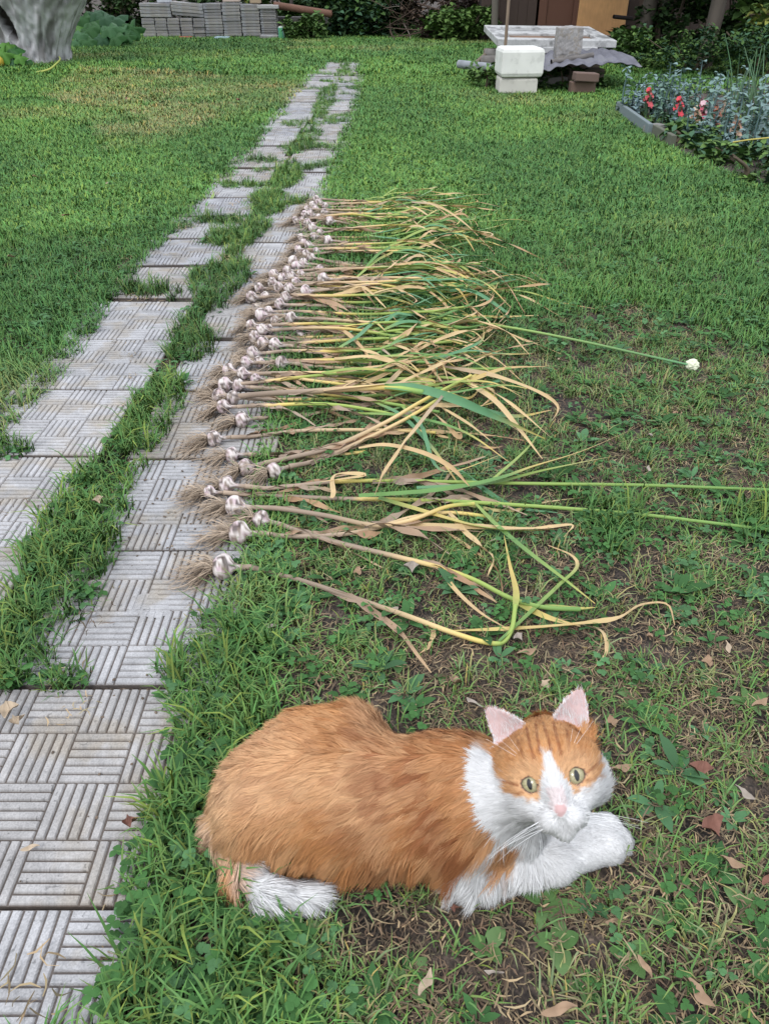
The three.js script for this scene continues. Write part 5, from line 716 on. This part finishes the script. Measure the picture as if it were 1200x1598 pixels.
// junk heap: concrete blocks, white door, rough block, roofing sheet
{
  const zb = groundZ(149), bx = acrossAt(810, 148, zb), w1 = acrossAt(838, 148, zb) - acrossAt(780, 148, zb), h1 = heightAt(122, zb), w2 = acrossAt(842, 100, zb) - acrossAt(776, 100, zb), plaster = noiseTexture(256, (u, v) => { const k = 0.9 + 0.1 * tfbm(u, v, 8, 801) - 0.06 * sst(0.6, 0.8, tfbm(u, v, 20, 811)); return [k, k, k * 0.985]; });
  const lo = put('concrete_block', block(w1, h1, 0.30, 0.018, 0.004), std([0.56, 0.54, 0.51], 0.9, { map: plaster }), scene); lo.position.set(bx - 0.01, 0, zb - 0.17); tag(lo, 'stained white block in the grass under a larger white block', 'block');
  const hi = put('concrete_block', block(w2, heightAt(71, zb) - h1 - 0.02, 0.34, 0.032, 0.003), std([0.72, 0.72, 0.71], 0.85, { map: plaster }), scene); hi.position.set(bx, h1 + 0.002, zb - 0.17); hi.rotation.y = 0.05; tag(hi, 'large rounded white block resting on a smaller block', 'block');
  // white door lying flat on props
  const zf = -8.3, zk = -9.5, hf = heightAt(68, zf), g = base('white_door', V(acrossAt(866, 66, zf), hf, (zf + zk) / 2)); tag(g, 'old white painted door lying flat on the junk heap', 'door');
  const xl = acrossAt(776, 66, zf) - g.position.x, xr = acrossAt(962, 66, zf) - g.position.x, wd = xr - xl, dp = zf - zk, wm = std([0.48, 0.50, 0.53], 0.65, { map: noiseTexture(256, (u, v) => { const k = 0.93 - 0.35 * sst(0.5, 0.75, tfbm(u, v, 9, 841)) + 0.1 * (tileNoise(u, v, 120, 851) - 0.5); return [k, k * 0.985, k * 0.96]; }) }), rm = std([0.20, 0.12, 0.075], 0.9, { map: noiseTexture(128, (u, v) => { const k = 0.6 + 0.5 * tfbm(u, v, 10, 821); return [k, k, k]; }) });
  g.rotation.x = 0.05; g.rotation.z = -0.01;
  const bar = (n, w, h, d, x, y, zz, m = wm) => { const o = put(n, block(w, h, d, 0.006, 0.002), m, g); o.position.set((xl + xr) / 2 + x, y, zz); };
  bar('rail', wd, 0.06, 0.14, 0, 0, dp / 2 - 0.07); bar('rail', wd, 0.06, 0.14, 0, 0, -dp / 2 + 0.07); bar('stile', 0.14, 0.058, dp - 0.29, -wd / 2 + 0.07, 0, 0); bar('stile', 0.14, 0.058, dp - 0.29, wd / 2 - 0.07, 0, 0); bar('rail', wd - 0.29, 0.055, 0.12, 0, 0, 0); bar('panel', wd - 0.29, 0.018, dp / 2 - 0.21, 0, 0.018, dp / 4 - 0.04, rm); bar('panel', wd - 0.29, 0.018, dp / 2 - 0.21, 0, 0.018, -dp / 4 + 0.04);
  const g2 = put('white_plank', block(wd * 0.55, 0.05, 0.12, 0.006), wm, scene); g2.position.set(acrossAt(880, 72, zf), hf - 0.075, zf - 0.02); tag(g2, 'white painted plank under the edge of the lying door', 'plank');
  for (const [px, dz, w, l] of [[790, 0.7, 0.3, 'stack of dark timber holding the lying door beside the stake'], [915, 0.6, 0.3, 'stack of dark timber holding the lying door beside the tree']]) { const o = put('timber_pile', block(w, hf - 0.09, 0.5, 0.02, 0.012), std([0.14, 0.11, 0.085], 0.9), scene); o.position.set(acrossAt(px, 90, zf - 0.3), 0, zf - dz); tag(o, l, 'timber'); }
  const mid = put('timber_pile', block(0.9, hf - 0.085, 0.6, 0.02, 0.012), std([0.15, 0.125, 0.10], 0.9), scene); mid.position.set(acrossAt(868, 90, zf - 0.3), 0, zf - 0.75); tag(mid, 'dark heap of boards under the middle of the lying door', 'timber');
  // rough pumice block
  const zr = -7.95, rb = new THREE.BoxGeometry(1, 1, 1, 22, 26, 14), ra = rb.attributes.position, rw = acrossAt(905, 70, zr) - acrossAt(866, 70, zr), rh = heightAt(42, zr) - heightAt(92, zr); for (let k = 0; k < ra.count; k++) { const x = ra.getX(k), y = ra.getY(k), zz = ra.getZ(k), q = V(x, y, zz), sp = q.clone().normalize().multiplyScalar(0.64), l = q.lerp(sp, 0.22), f = 1 + 0.11 * (fbm(x * 5, y * 6, zz * 4, 3) - 0.5) + 0.08 * (noise3(x * 15, y * 17, zz * 10) - 0.5); ra.setXYZ(k, l.x * rw * f, l.y * rh * f, l.z * 0.16 * f); } rb.computeVertexNormals();
  const rough = put('pumice_block', rb, std([0.8, 0.77, 0.74], 0.95, { map: concreteMap }), scene); rough.position.set(acrossAt(886, 68, zr), (heightAt(42, zr) + heightAt(92, zr)) / 2, zr); tag(rough, 'rough grey pitted block standing on the roofing sheet', 'block');
  // corrugated roofing sheet
  const S = [at(842, 116, -7.5), at(1002, 101, -7.75), at(958, 76, -8.5), at(838, 86, -8.3)], nu = 90, nv = 14, p = [], id = [], uvs = [], nW = 8; reseed(11);
  const N = S[1].clone().sub(S[0]).cross(S[3].clone().sub(S[0])).normalize(); if (N.y < 0) N.negate();
  for (const lift of [0, -0.006]) for (let j = 0; j <= nv; j++) for (let i = 0; i <= nu; i++) { const u = i / nu, v = j / nv, a = S[0].clone().lerp(S[1], u), b = S[3].clone().lerp(S[2], u), q = a.lerp(b, v).addScaledVector(N, 0.008 * Math.sin(u * nW * 6.283) * (0.4 + 1.2 * noise3(u * 4, v * 3, 7)) + lift + 0.04 * (noise3(u * 4, v * 3, 1) - 0.5)).add(V(0, 0.05 * Math.sin(u * 3.14), 0)); p.push(q.x, q.y, q.z); uvs.push(u, v); }
  const off = (nu + 1) * (nv + 1); for (let j = 0; j < nv; j++) for (let i = 0; i < nu; i++) { const a = j * (nu + 1) + i; id.push(a, a + 1, a + nu + 2, a, a + nu + 2, a + nu + 1); id.push(off + a, off + a + nu + 2, off + a + 1, off + a, off + a + nu + 1, off + a + nu + 2); }
  for (let i = 0; i < nu; i++) { id.push(i, i + off, i + off + 1, i, i + off + 1, i + 1); }
  const rg = new THREE.BufferGeometry(); rg.setAttribute('position', new THREE.Float32BufferAttribute(p, 3)); rg.setAttribute('uv', new THREE.Float32BufferAttribute(uvs, 2)); rg.setIndex(id); rg.computeVertexNormals();
  tag(put('roofing_sheet', rg, std([0.15, 0.15, 0.17], 0.65, { map: noiseTexture(256, (u, v) => { const k = 0.65 + 0.5 * (tfbm(u, v, 6, 831)); return [k, k, k * 1.03]; }) }), scene), 'grey corrugated roofing sheet over the dark hollow', 'roofing sheet');
  const pr = (px, py, z0, w, h, d, c, n, l, y) => { const o = put(n, block(w, h, d, 0.008, 0.004), std(c, 0.9), scene); const q = y === undefined ? G(px, py) : at(px, py, z0); o.position.set(q.x, y === undefined ? 0 : q.y, y === undefined ? q.z : z0); o.rotation.y = rr(-0.2, 0.2); tag(o, l, n.split('_').pop()); return o; };
  pr(850, 100, -8.0, 0.25, heightAt(118, -7.9) , 0.3, [0.17, 0.16, 0.15], 'stone_prop', 'stone propping the low edge of the roofing sheet', undefined).position.set(acrossAt(858, 130, -7.95), 0, -7.95);
  const brk = pr(916, 128, -7.35, 0.2, 0.065, 0.11, [0.13, 0.085, 0.07], 'brown_brick', 'brown brick jutting from under the roofing sheet', 1); brk.rotation.set(0, 0.12, -0.05); brk.position.y = 0.10; brk.position.z -= 0.1; const brk2 = pr(912, 140, -7.38, 0.21, 0.095, 0.1, [0.14, 0.09, 0.07], 'brown_brick', 'dark brick lying in the grass under the brown brick', 1); brk2.position.y = 0; brk2.position.z -= 0.12;
  pr(960, 120, -8.3, 0.4, 0.12, 0.2, [0.12, 0.095, 0.075], 'rotten_log', 'rotten log in the hollow under the roofing sheet', undefined).position.set(acrossAt(905, 120, -8.4), 0, -8.4);
  const pipe = (a, b, r, c, n, l) => { const m = new Mesher(), P = Array.from({ length: 13 }, (_, k) => a.clone().lerp(b, k / 12)), mid = a.clone().lerp(b, 0.5); m.tube(P, P.map(() => r), (k, q) => c.map((v) => v * (0.75 + 0.5 * noise3(k, q, 3))), 14, true); const o = put(n, m.geo(mid), std([1, 1, 1], 0.85, { vertexColors: true }), scene); o.position.copy(mid); tag(o, l, n.split('_').pop()); };
  pipe(at(716, 100, -8.3), at(790, 108, -7.9), 0.035, [0.22, 0.235, 0.26], 'grey_pipe', 'grey pipe lying in the grass beside the white blocks'); pipe(at(741, 100, -8.5), at(764, 80, -8.9), 0.022, [0.14, 0.11, 0.08], 'short_stick', 'short stick propped against the junk heap'); pipe(at(752, 96, -8.4), at(795, 96, -8.3), 0.05, [0.12, 0.11, 0.10], 'grey_log', 'grey log between the pipe and the white blocks'); pipe(at(758, 84, -8.8), at(792, 86, -8.7), 0.045, [0.16, 0.15, 0.14], 'grey_log', 'pale log on top of the other beside the white blocks');
  pipe(at(788, 76, -8.0), at(798, -60, -8.0), 0.014, [0.19, 0.14, 0.10], 'wooden_stake', 'thin wooden stake rising behind the white blocks');
  pipe(at(860, 97, -7.8), at(925, 86, -7.9), 0.022, [0.13, 0.12, 0.115], 'crooked_branch', 'grey branch lying at the foot of the rough block');
}
// trees and hedge behind the flower bed
{
  const trunkTree = (px, base_y, r, label, lean) => {
    const z = groundZ(base_y), b = V(acrossAt(px, base_y, z), 0, z), g = base('leafy_tree', b); tag(g, label, 'tree'); const m = new Mesher(), P = spline([V(0, -0.05, 0), V(lean * 0.3, 0.9, 0.03), V(lean, 2.4, -0.1)], 24); m.tube(P, P.map((_, i) => mix(r * 1.15, r * 0.7, i / 24)), (k, q) => { const f = 0.6 + 0.8 * fbm(q * 0.9, k * 0.5, 3, 3); return [0.085 * f, 0.072 * f, 0.06 * f]; }, 14, true, (k, q) => 1 + 0.18 * (noise3(q * 0.9, k * 0.4, 7) - 0.5)); put('trunk', m.geo(), foliageMat, g);
    for (let k = 0; k < 4; k++) { const a = rnd() * 6.283, lm = new Mesher(), L = spline([V(lean * 0.6, 1.5 + 0.2 * k, 0), V(lean + Math.cos(a) * 0.5, 2.1 + 0.1 * k, Math.sin(a) * 0.5), V(lean + Math.cos(a) * 1.1, 2.6, Math.sin(a) * 1.1)], 8); lm.tube(L, L.map((_, i) => mix(r * 0.5, r * 0.15, i / 8)), L.map(() => [0.07, 0.06, 0.05]), 7); put('limb', lm.geo(), foliageMat, g); }
    const cl = clumps(30, V(1.5, 1.5, 1.3), 1); foliage(g, 'crown', 4200, midLeaf, () => cl().add(V(lean, 1.35, -0.5)), [GREEN.dark, GREEN.mid], 0.8, 1.4); return g;
  };
  reseed(4242);
  trunkTree(996, 90, 0.085, 'grey trunked tree beside the leaning plywood sheet', 0.12); trunkTree(1096, 112, 0.075, 'dark trunked tree behind the flower bed', 0.02); trunkTree(1250, 100, 0.09, 'leafy tree at the far end of the flower bed', -0.1);
  const H = 'leafy hedge shrubs behind the flower bed';
  for (const [px, y, dz, rx, ry, n, leaf, cols, l] of [[1030, 96, 0.6, 0.7, 1.25, 4200, midLeaf, [GREEN.dark, GREEN.mid, GREEN.dark], 'dark leafy shrub between the two tree trunks'], [1140, 100, 0.7, 0.8, 1.2, 4500, midLeaf, [GREEN.dark, GREEN.dark, GREEN.mid], 'dark broad shrub next to the dark tree trunk'], [1210, 104, 0.3, 0.5, 0.75, 2200, broadLeaf, [GREEN.mid, GREEN.light], 'lighter green shrub behind the onion leaves'], [1075, 118, 0.2, 0.8, 0.32, 2600, smallLeaf, [GREEN.mid, GREEN.cool, GREEN.light], 'low green undergrowth at the foot of the trees'], [1180, 122, 0.2, 0.7, 0.4, 2400, smallLeaf, [GREEN.mid, GREEN.cool], 'low undergrowth behind the onion leaves'], [985, 108, 0.2, 0.22, 0.34, 700, midLeaf, [GREEN.mid, GREEN.light], 'hop leaves hanging over the roofing sheet'], [1330, 105, 0.3, 1.1, 1.5, 4500, midLeaf, [GREEN.dark, GREEN.mid], 'tall dark shrub past the end of the bed'], [1100, 60, 0.5, 1.4, 1.7, 6500, midLeaf, [GREEN.dark, GREEN.dark, GREEN.mid], 'tall dark thicket behind both tree trunks'], [1250, 60, 0.5, 1.3, 1.7, 6000, midLeaf, [GREEN.dark, GREEN.mid], 'tall dark thicket behind the far shrubs']]) { const z = groundZ(y) - dz; bush('hedge_shrub', l, 'shrub', V(acrossAt(px, y, z), 0, z), V(rx, ry, 0.5), n, leaf, cols, H, 6, 34, 1.05); }
  const ys = base('yellow_sprig', G(1190, 104)); tag(ys, 'yellowing leafy branch at the edge of the shrubs', 'branch'); ys.position.copy(at(1188, 26, groundZ(112))); foliage(ys, 'foliage', 90, midLeaf, () => V(rr(-0.16, 0.2), rr(-0.12, 0.1), rr(-0.1, 0.1)), [GREEN.yellow, GREEN.light]); const yt = new Mesher(), YP = spline([V(0.5, -0.2, -0.4), V(0.2, 0, -0.1), V(-0.15, 0.02, 0.05)], 6); yt.tube(YP, YP.map(() => 0.008), YP.map(() => [0.1, 0.08, 0.05]), 5); put('twig', yt.geo(), foliageMat, ys);
  const hd = new Mesher(), hp = [at(957, 26, groundZ(92)), at(986, 29, groundZ(92) - 0.1)]; hd.tube(spline(hp, 4), [0.022, 0.022, 0.022, 0.022, 0.022], () => [0.03, 0.025, 0.025], 8); tag(put('dark_peg', hd.geo(), foliageMat, scene), 'dark peg sticking out of the grey tree trunk', 'peg');
}
// flower bed
{
  const A = G(962, 176), B = G(1012, 214), C = G(1100, 262), ed = (p, q, name, label, c) => { const L = p.distanceTo(q), o = put(name, block(L, 0.075, 0.028, 0.004, 0.002), std(c, 0.85), scene); o.position.copy(p.clone().lerp(q, 0.5)); o.position.y = 0; o.rotation.y = -Math.atan2(q.z - p.z, q.x - p.x); tag(o, label, 'board'); };
  ed(A, B, 'edging_board', 'blue grey board edging the corner of the flower bed', [0.14, 0.175, 0.185]); ed(B.clone().add(V(0.02, 0, 0.02)), B.clone().lerp(C, 0.45), 'edging_board', 'weathered board edging the flower bed along the lawn', [0.09, 0.095, 0.07]);
  const st = put('edging_stone', block(0.12, 0.06, 0.08, 0.015, 0.008), std([0.17, 0.165, 0.155], 0.9), scene), sp = G(1016, 208); st.position.set(sp.x, 0, sp.z + 0.05); st.rotation.y = 0.5; tag(st, 'grey stone at the corner of the flower bed', 'stone');
  const oval = leafShape(0.042, 0.015), mats = [[0.13, 0.21, 0.20], [0.10, 0.18, 0.15], [0.16, 0.24, 0.25], [0.08, 0.16, 0.09]].map((c) => std(c, 0.6, { vertexColors: true }));
  const plantGeo = (s, h, mat) => { reseed(s); const g = new THREE.Group(), m = new Mesher(); m.tube([V(0, 0, 0), V(rr(-0.02, 0.02), h * 0.5, rr(-0.02, 0.02)), V(rr(-0.03, 0.03), h, rr(-0.03, 0.03))], [0.006, 0.005, 0.003], () => [0.7, 0.75, 0.8], 6); put('stem', m.geo(), mat, g); for (let k = 0; k < 20; k++) { const l = put('leaf', oval, mat, g); l.position.set(rr(-0.012, 0.012), h * rr(0.08, 1), rr(-0.012, 0.012)); l.rotation.set(rr(-0.7, 0.4), k * 2.4, rr(-0.3, 0.3), 'YXZ'); l.scale.setScalar(rr(0.7, 1.3)); } return g; };
  const protos = [0, 1, 2, 3, 4].map((k) => plantGeo(k + 60, [0.16, 0.24, 0.2, 0.13, 0.28][k], mats[k % 4])); ['low blue green', 'tall grey green', 'middling pale blue', 'short deep green', 'tallest blue green'].forEach((l, k) => { protos[k].userData.look = l + ' bedding plant with small oval leaves in the flower bed'; }); reseed(73);
  const grp = 'blue green bedding plants', spots = []; for (let k = 0; k < 95; k++) { const px = rr(968, 1215), py = 168 + (px - 968) * rr(-0.05, 0.42) + rr(-6, 14); spots.push([px, py]); }
  spots.forEach(([x, y], k) => { const p = G(x, y); if (!inside(bedEdge, p.x, p.z)) return; const o = protos[Math.floor(rnd() * 5)].clone(); o.name = numbered('bedding_plant'); o.position.copy(p); o.rotation.y = rnd() * 6.28; o.scale.setScalar(rr(0.7, 1.15)); tag(o, o.userData.look, 'plant', grp); scene.add(o); });
  const petal = leafShape(0.042, 0.02), flo = (px, py, z0, cols, label, n = 9, H = null) => {
    const q = G(px, py + 34), top = heightAt(py - 14, q.z), g = base('gladiolus', V(acrossAt(px, py, q.z), 0, q.z)); tag(g, label, 'flower'); const m = new Mesher(), P = spline([V(0, 0, 0), V(0.005, top * 0.5, 0), V(-0.004, top, 0.01)], 8); m.tube(P, P.map((_, i) => mix(0.006, 0.003, i / 8)), P.map(() => [0.12, 0.2, 0.08]), 6); put('stem', m.geo(), foliageMat, g);
    for (let k = 0; k < n; k++) { const t = k / n, h = heightAt(py + 14, q.z) + (top - heightAt(py + 14, q.z)) * t, bl = new Mesher(), c = cols[Math.floor(rnd() * cols.length)], a0 = k * 2.2 + 0.6; const geos = []; for (let j = 0; j < 6; j++) { const e = petal.clone(); e.rotateX(-0.5); e.rotateY(j * 1.047); geos.push(e); } const gg = mergeGeometries(geos); gg.rotateX(0.9); gg.rotateY(a0); const o = put('blossom', gg, std(c, 0.6), g); o.position.set(Math.sin(a0) * 0.014, h, Math.cos(a0) * 0.014 + 0.006); o.scale.setScalar(mix(0.8, 0.42, t)); }
    for (let k = 0; k < 5; k++) { const lf = new Mesher(), a = k * 1.3, L = top * rr(0.6, 0.9), pts = [0, 0.4, 0.75, 1].map((t) => V(Math.cos(a) * L * 0.35 * t * t, L * t, Math.sin(a) * L * 0.25 * t * t)); lf.strip(pts, [0.009, 0.012, 0.009, 0.001], [V(-Math.sin(a), 0, Math.cos(a))], pts.map(() => [0.10, 0.19, 0.11]), { fold: 0.2 }); put('leaf', lf.geo(), foliageMat, g); }
  };
  const red = [[0.55, 0.04, 0.06], [0.60, 0.10, 0.12]], pk = [[0.60, 0.10, 0.16], [0.62, 0.25, 0.30], [0.58, 0.38, 0.42]], fade = [[0.45, 0.30, 0.20], [0.36, 0.20, 0.13], [0.5, 0.36, 0.26]];
  flo(1012, 149, 0, red, 'red gladiolus spike in the corner of the bed near the hollow', 6); flo(1059, 163, 0, red, 'bright red gladiolus spike standing alone in the bed', 6); flo(1096, 167, 0, pk, 'pink and red gladiolus spike in full bloom', 11); flo(1086, 175, 0, fade, 'faded brown gladiolus spike behind the pink one', 7); flo(1131, 170, 0, fade, 'tall faded buff gladiolus spike', 11); flo(1117, 178, 0, [[0.5, 0.08, 0.06], [0.45, 0.16, 0.1]], 'small red gladiolus spike before the buff one', 6); flo(1149, 194, 0, fade, 'wilting brown gladiolus spike near the yellow stalk', 8);
  const onion = (px, py, n, label) => { const b = G(px, py), g = base('onion_plant', b); tag(g, label, 'onion'); for (let k = 0; k < n; k++) { const m = new Mesher(), a = rnd() * 6.28, L = rr(0.28, 0.52), s = rr(0.15, 0.6), P = spline([V(0, 0, 0), V(Math.cos(a) * L * s * 0.4, L * 0.55, Math.sin(a) * L * s * 0.4), V(Math.cos(a) * L * s, L, Math.sin(a) * L * s)], 8); m.tube(P, P.map((_, i) => mix(0.006, 0.0015, i / 8)), P.map(() => [0.10, 0.18, 0.10].map((v) => v * rr(0.9, 1.1))), 6); put('leaf', m.geo(), foliageMat, g); } };
  onion(1160, 205, 8, 'onion with upright hollow leaves behind the wilting spike'); onion(1178, 212, 7, 'onion with tall leaves near the end of the bed'); onion(1140, 185, 6, 'onion with slim leaves behind the buff spike'); onion(1210, 200, 8, 'onion with long leaves at the edge of the shrubs');
  const ys = new Mesher(), YP = spline([G(1143, 222, 0.10), G(1170, 218, 0.12), G(1200, 215, 0.13)], 8); ys.tube(YP, YP.map(() => 0.004), YP.map(() => [0.42, 0.36, 0.10]), 6); tag(put('yellow_stalk', ys.geo(), foliageMat, scene), 'yellow dry stalk lying across the bed', 'stalk');
  for (const [px, py, rx, ry, n, l] of [[1075, 222, 0.2, 0.07, 500, 'feathery carrot leaves spilling over the bed edging'], [1140, 250, 0.26, 0.08, 500, 'green leafy weeds along the lawn side of the bed'], [1185, 285, 0.26, 0.12, 600, 'broad leaved weeds where the bed meets the lawn'], [1045, 208, 0.12, 0.06, 300, 'low green leaves beside the corner stone']]) bush('weed_clump', l, 'weeds', G(px, py), V(rx, ry, 0.25), n, smallLeaf, [GREEN.mid, GREEN.light, GREEN.cool], null, 4, 20, 1.4);
  bush('weed_clump', 'shaggy weeds growing under the roofing sheet', 'weeds', G(880, 140), V(0.35, 0.16, 0.2), 900, smallLeaf, [GREEN.mid, GREEN.dark], null, 4, 20, 1.4); bush('weed_clump', 'shaggy weeds against the lower white block', 'weeds', G(765, 138), V(0.2, 0.16, 0.15), 500, smallLeaf, [GREEN.mid, GREEN.light], null, 4, 14, 1.4);
}

// ---------- fallen leaves and single weeds ----------
{
  const mk = (s, L, W, curl) => { reseed(s); const m = new Mesher(), pts = [], w = [], sides = [], cols = []; for (let k = 0; k < 9; k++) { const t = k / 8; pts.push(V((t - 0.5) * L, 0.003 + L * curl * Math.pow(Math.abs(t - 0.5) * 2, 2) * 0.5 + 0.002 * rnd(), 0.08 * L * Math.sin(t * 3 + s))); w.push(W * Math.pow(Math.max(0, Math.sin(Math.min(1, t * 0.97 + 0.03) * 3.1416)), 0.75) * rr(0.85, 1.1) + 0.0006); sides.push(V(0, 0.7 * Math.sin(t * 5 + s), 1).normalize()); const q = rr(0.85, 1.1); cols.push([q, q, q]); } m.strip(pts, w, sides, cols, { fold: 0.9 }); return m.geo(); };
  const geos = [mk(1, 0.034, 0.0055, 0.2), mk(2, 0.026, 0.0085, 0.5), mk(3, 0.036, 0.0045, 0.15), mk(4, 0.022, 0.008, 0.7)], tones = { tan: [0.31, 0.205, 0.13], pale: [0.42, 0.33, 0.235], rust: [0.19, 0.085, 0.06], grey: [0.31, 0.265, 0.225] }, mats = Object.fromEntries(Object.entries(tones).map(([k, c]) => [k, std(c, 0.8, { vertexColors: true })]));
  reseed(321);
  const leaf = (px, py, geo, tone, rot, s, label, group, y = 0.012) => { const o = put('fallen_leaf', geos[geo], mats[tone], scene), p = G(px, py); o.position.set(p.x, y, p.z); o.rotation.set(rr(-0.25, 0.25), rot, rr(-0.15, 0.15)); o.scale.setScalar(s * (py > 1380 ? 0.75 : 0.95)); tag(o, label, 'leaf', group); };
  leaf(1085, 1562, 0, 'tan', -1.1, 1.3, 'long curled tan leaf lying beside the weeds in front of the cat'); leaf(1138, 1360, 0, 'tan', -0.8, 0.85, 'tan rolled leaf between the cat paw and the lawn tuft'); leaf(1103, 1300, 1, 'rust', 0.3, 1.3, 'rust red crumpled leaf with long stalk near the cat paw'); leaf(1087, 1215, 1, 'rust', -0.3, 1.2, 'dark red folded leaf behind the cat head'); leaf(1155, 1250, 0, 'grey', -0.9, 0.8, 'narrow grey leaf beside the dark red leaf'); leaf(708, 1078, 1, 'tan', 1.4, 1.0, 'two toned curled leaf between the garlic and the cat'); leaf(848, 1082, 3, 'pale', 0.8, 0.9, 'pale buff leaf behind the cat ear'); leaf(820, 1030, 0, 'tan', 0.1, 0.9, 'flat tan leaf below the kinked garlic stem'); leaf(807, 1008, 1, 'grey', 0.6, 0.8, 'small grey leaf touching the kinked garlic stem');
  leaf(662, 1545, 0, 'pale', 1.0, 1.1, 'pale brown leaf in the grass before the cat'); leaf(708, 1430, 3, 'rust', 0.2, 0.6, 'small brown scrap of leaf under the cat belly'); leaf(640, 898, 1, 'grey', 0.1, 1.1, 'crumpled grey leaf among the garlic leaves'); leaf(20, 1132, 1, 'pale', 0.2, 1.3, 'pale folded leaf lying on the slab by the grass strip', null, 0.02); leaf(36, 1145, 3, 'pale', 0.9, 1.0, 'torn pale leaf piece on the slab by the grass strip', null, 0.018); leaf(870, 1590, 2, 'tan', 0.1, 1.3, 'reddish leaf at the corner of the bare soil'); leaf(965, 1213, 0, 'tan', 0.1, 0.9, 'tan leaf tucked behind the cat cheek'); leaf(460, 850, 2, 'tan', 0.2, 0.9, 'dry leaf scrap under the reddish bulb stem', null, 0.02);
  leaf(210, 1305, 3, 'rust', 0.6, 0.9, 'brown crumb of soil and leaf on the slab edge', null, 0.02); leaf(55, 1340, 2, 'pale', 0.25, 0.6, 'thin pale straw stalk on the slab', null, 0.017); leaf(160, 805, 1, 'pale', 0.5, 0.9, 'pale leaf caught in the grass strip of the path', null, 0.03);
  for (const [x, y, t] of [[1130, 1022, 'pale'], [1010, 745, 'grey'], [1012, 690, 'grey'], [855, 835, 'rust'], [870, 570, 'pale'], [1100, 1045, 'tan'], [1010, 1005, 'tan'], [560, 905, 'tan'], [615, 965, 'grey'], [770, 855, 'pale'], [950, 1140, 'tan'], [1180, 1110, 'tan'], [430, 990, 'grey'], [1050, 655, 'tan'], [740, 1110, 'grey'], [1190, 1380, 'rust'], [950, 1450, 'tan'], [770, 1530, 'grey'], [1000, 1520, 'tan']]) leaf(x, y, Math.floor(rnd() * 4), t, rnd() * 6, rr(0.55, 0.95), `small ${{ pale: 'pale buff', grey: 'greyish', rust: 'rust red', tan: 'tan' }[t]} dry leaf scattered on the thin grass ${y > 1060 ? 'around the cat' : 'around the garlic tops'}`, 'dry leaves scattered on the thin grass');
  for (const [x, y, t] of [[107, 352, 'rust'], [135, 118, 'tan'], [258, 153, 'rust'], [200, 163, 'rust'], [373, 166, 'rust'], [25, 420, 'tan'], [60, 290, 'tan'], [170, 300, 'pale']]) leaf(x, y, Math.floor(rnd() * 4), t, rnd() * 6, rr(1.0, 1.6), `small ${{ pale: 'pale', rust: 'rust red', tan: 'tan' }[t]} dry leaf lying on the mown lawn across the path`, 'dry leaves on the lawn beyond the path', 0.035);

  // single broad leaved weeds: plantain and dandelion
  const weed = (n, L, W, s) => { reseed(s); const g = new THREE.Group(), mt = [[0.075, 0.145, 0.045], [0.095, 0.165, 0.06], [0.062, 0.128, 0.038]].map((c) => phys(c, 0.6, { vertexColors: true, specularIntensity: 0.35 })); for (let k = 0; k < n; k++) { const m = new Mesher(), e = k / n * 6.283 + rr(-0.4, 0.4), l = L * rr(0.7, 1.15), d = V(Math.cos(e), 0, Math.sin(e)), up = rr(0.25, 0.7), pts = [], w = [], cols = []; for (let q = 0; q < 9; q++) { const t = q / 8; pts.push(d.clone().multiplyScalar(l * t).add(V(0, 0.004 + l * (up * t - 0.55 * up * t * t * 1.2), 0))); w.push(W * l * (t < 0.25 ? 0.14 + t * 0.8 : Math.pow(Math.max(0, Math.sin((0.18 + 0.82 * t) * 3.1416)), 0.7)) + 0.0004); const f = 0.9 + 0.15 * rnd(); cols.push([f, f, f]); } m.strip(pts, w, [V(-d.z, 0, d.x)], cols, { fold: 0.28 }); put('leaf', m.geo(), mt[Math.floor(rnd() * 3)], g); } return g; };
  const protos = [weed(5, 0.055, 0.26, 5), weed(4, 0.045, 0.34, 6), weed(6, 0.065, 0.18, 7), weed(3, 0.05, 0.32, 8)]; reseed(654);
  const W = (px, py, k, s, label, group) => { const o = protos[k].clone(), p = G(px, py); o.name = numbered('broadleaf_weed'); o.position.copy(p); o.rotation.y = rnd() * 6.28; o.scale.setScalar(s * 0.55); tag(o, label, 'weed', group); scene.add(o); };
  W(848, 1415, 2, 1.2, 'upright narrow leaved weed in front of the cat foreleg'); W(870, 1480, 1, 1.1, 'flat plantain with one broad leaf on the bare soil'); W(640, 1530, 3, 1.0, 'plantain with a pointed leaf beside the pale brown leaf'); W(1085, 905, 0, 1.1, 'pale green weed on bare soil near the flower stalks'); W(465, 1480, 1, 1.1, 'plantain with a rounded leaf under the cat tail'); W(330, 1575, 3, 1.3, 'broad plantain leaves in the dense grass beside the path'); W(1165, 1100, 2, 1.0, 'dandelion rosette on the soil beyond the cat'); W(1030, 1335, 0, 0.7, 'small weed growing by the cat paw');
  for (const [x, y] of [[980, 1500], [1040, 1430], [1110, 1480], [760, 1480], [905, 1545], [560, 1560], [690, 1590], [1170, 1180], [1050, 1120], [980, 1090], [1060, 1000], [930, 1020], [690, 1060], [620, 1040], [560, 1000], [500, 880], [700, 870], [860, 900], [960, 870], [1130, 1230], [1160, 1420], [1000, 620], [1100, 660], [1170, 560], [1050, 500], [960, 560], [480, 640], [600, 840], [1090, 760], [420, 950], [230, 1420], [300, 1480], [255, 1290], [380, 1540], [150, 640], [60, 600]]) { const k = Math.floor(rnd() * 4); W(x, y, k, rr(0.5, 0.95), `small weed with ${['five oval', 'four rounded', 'six narrow', 'three broad'][k]} leaves growing ${y > 1080 ? 'around the cat' : x < 600 ? 'between the garlic stems' : 'beside the garlic tops'}`, 'small weeds in the thin grass'); }
}

renderer.render(scene, camera);
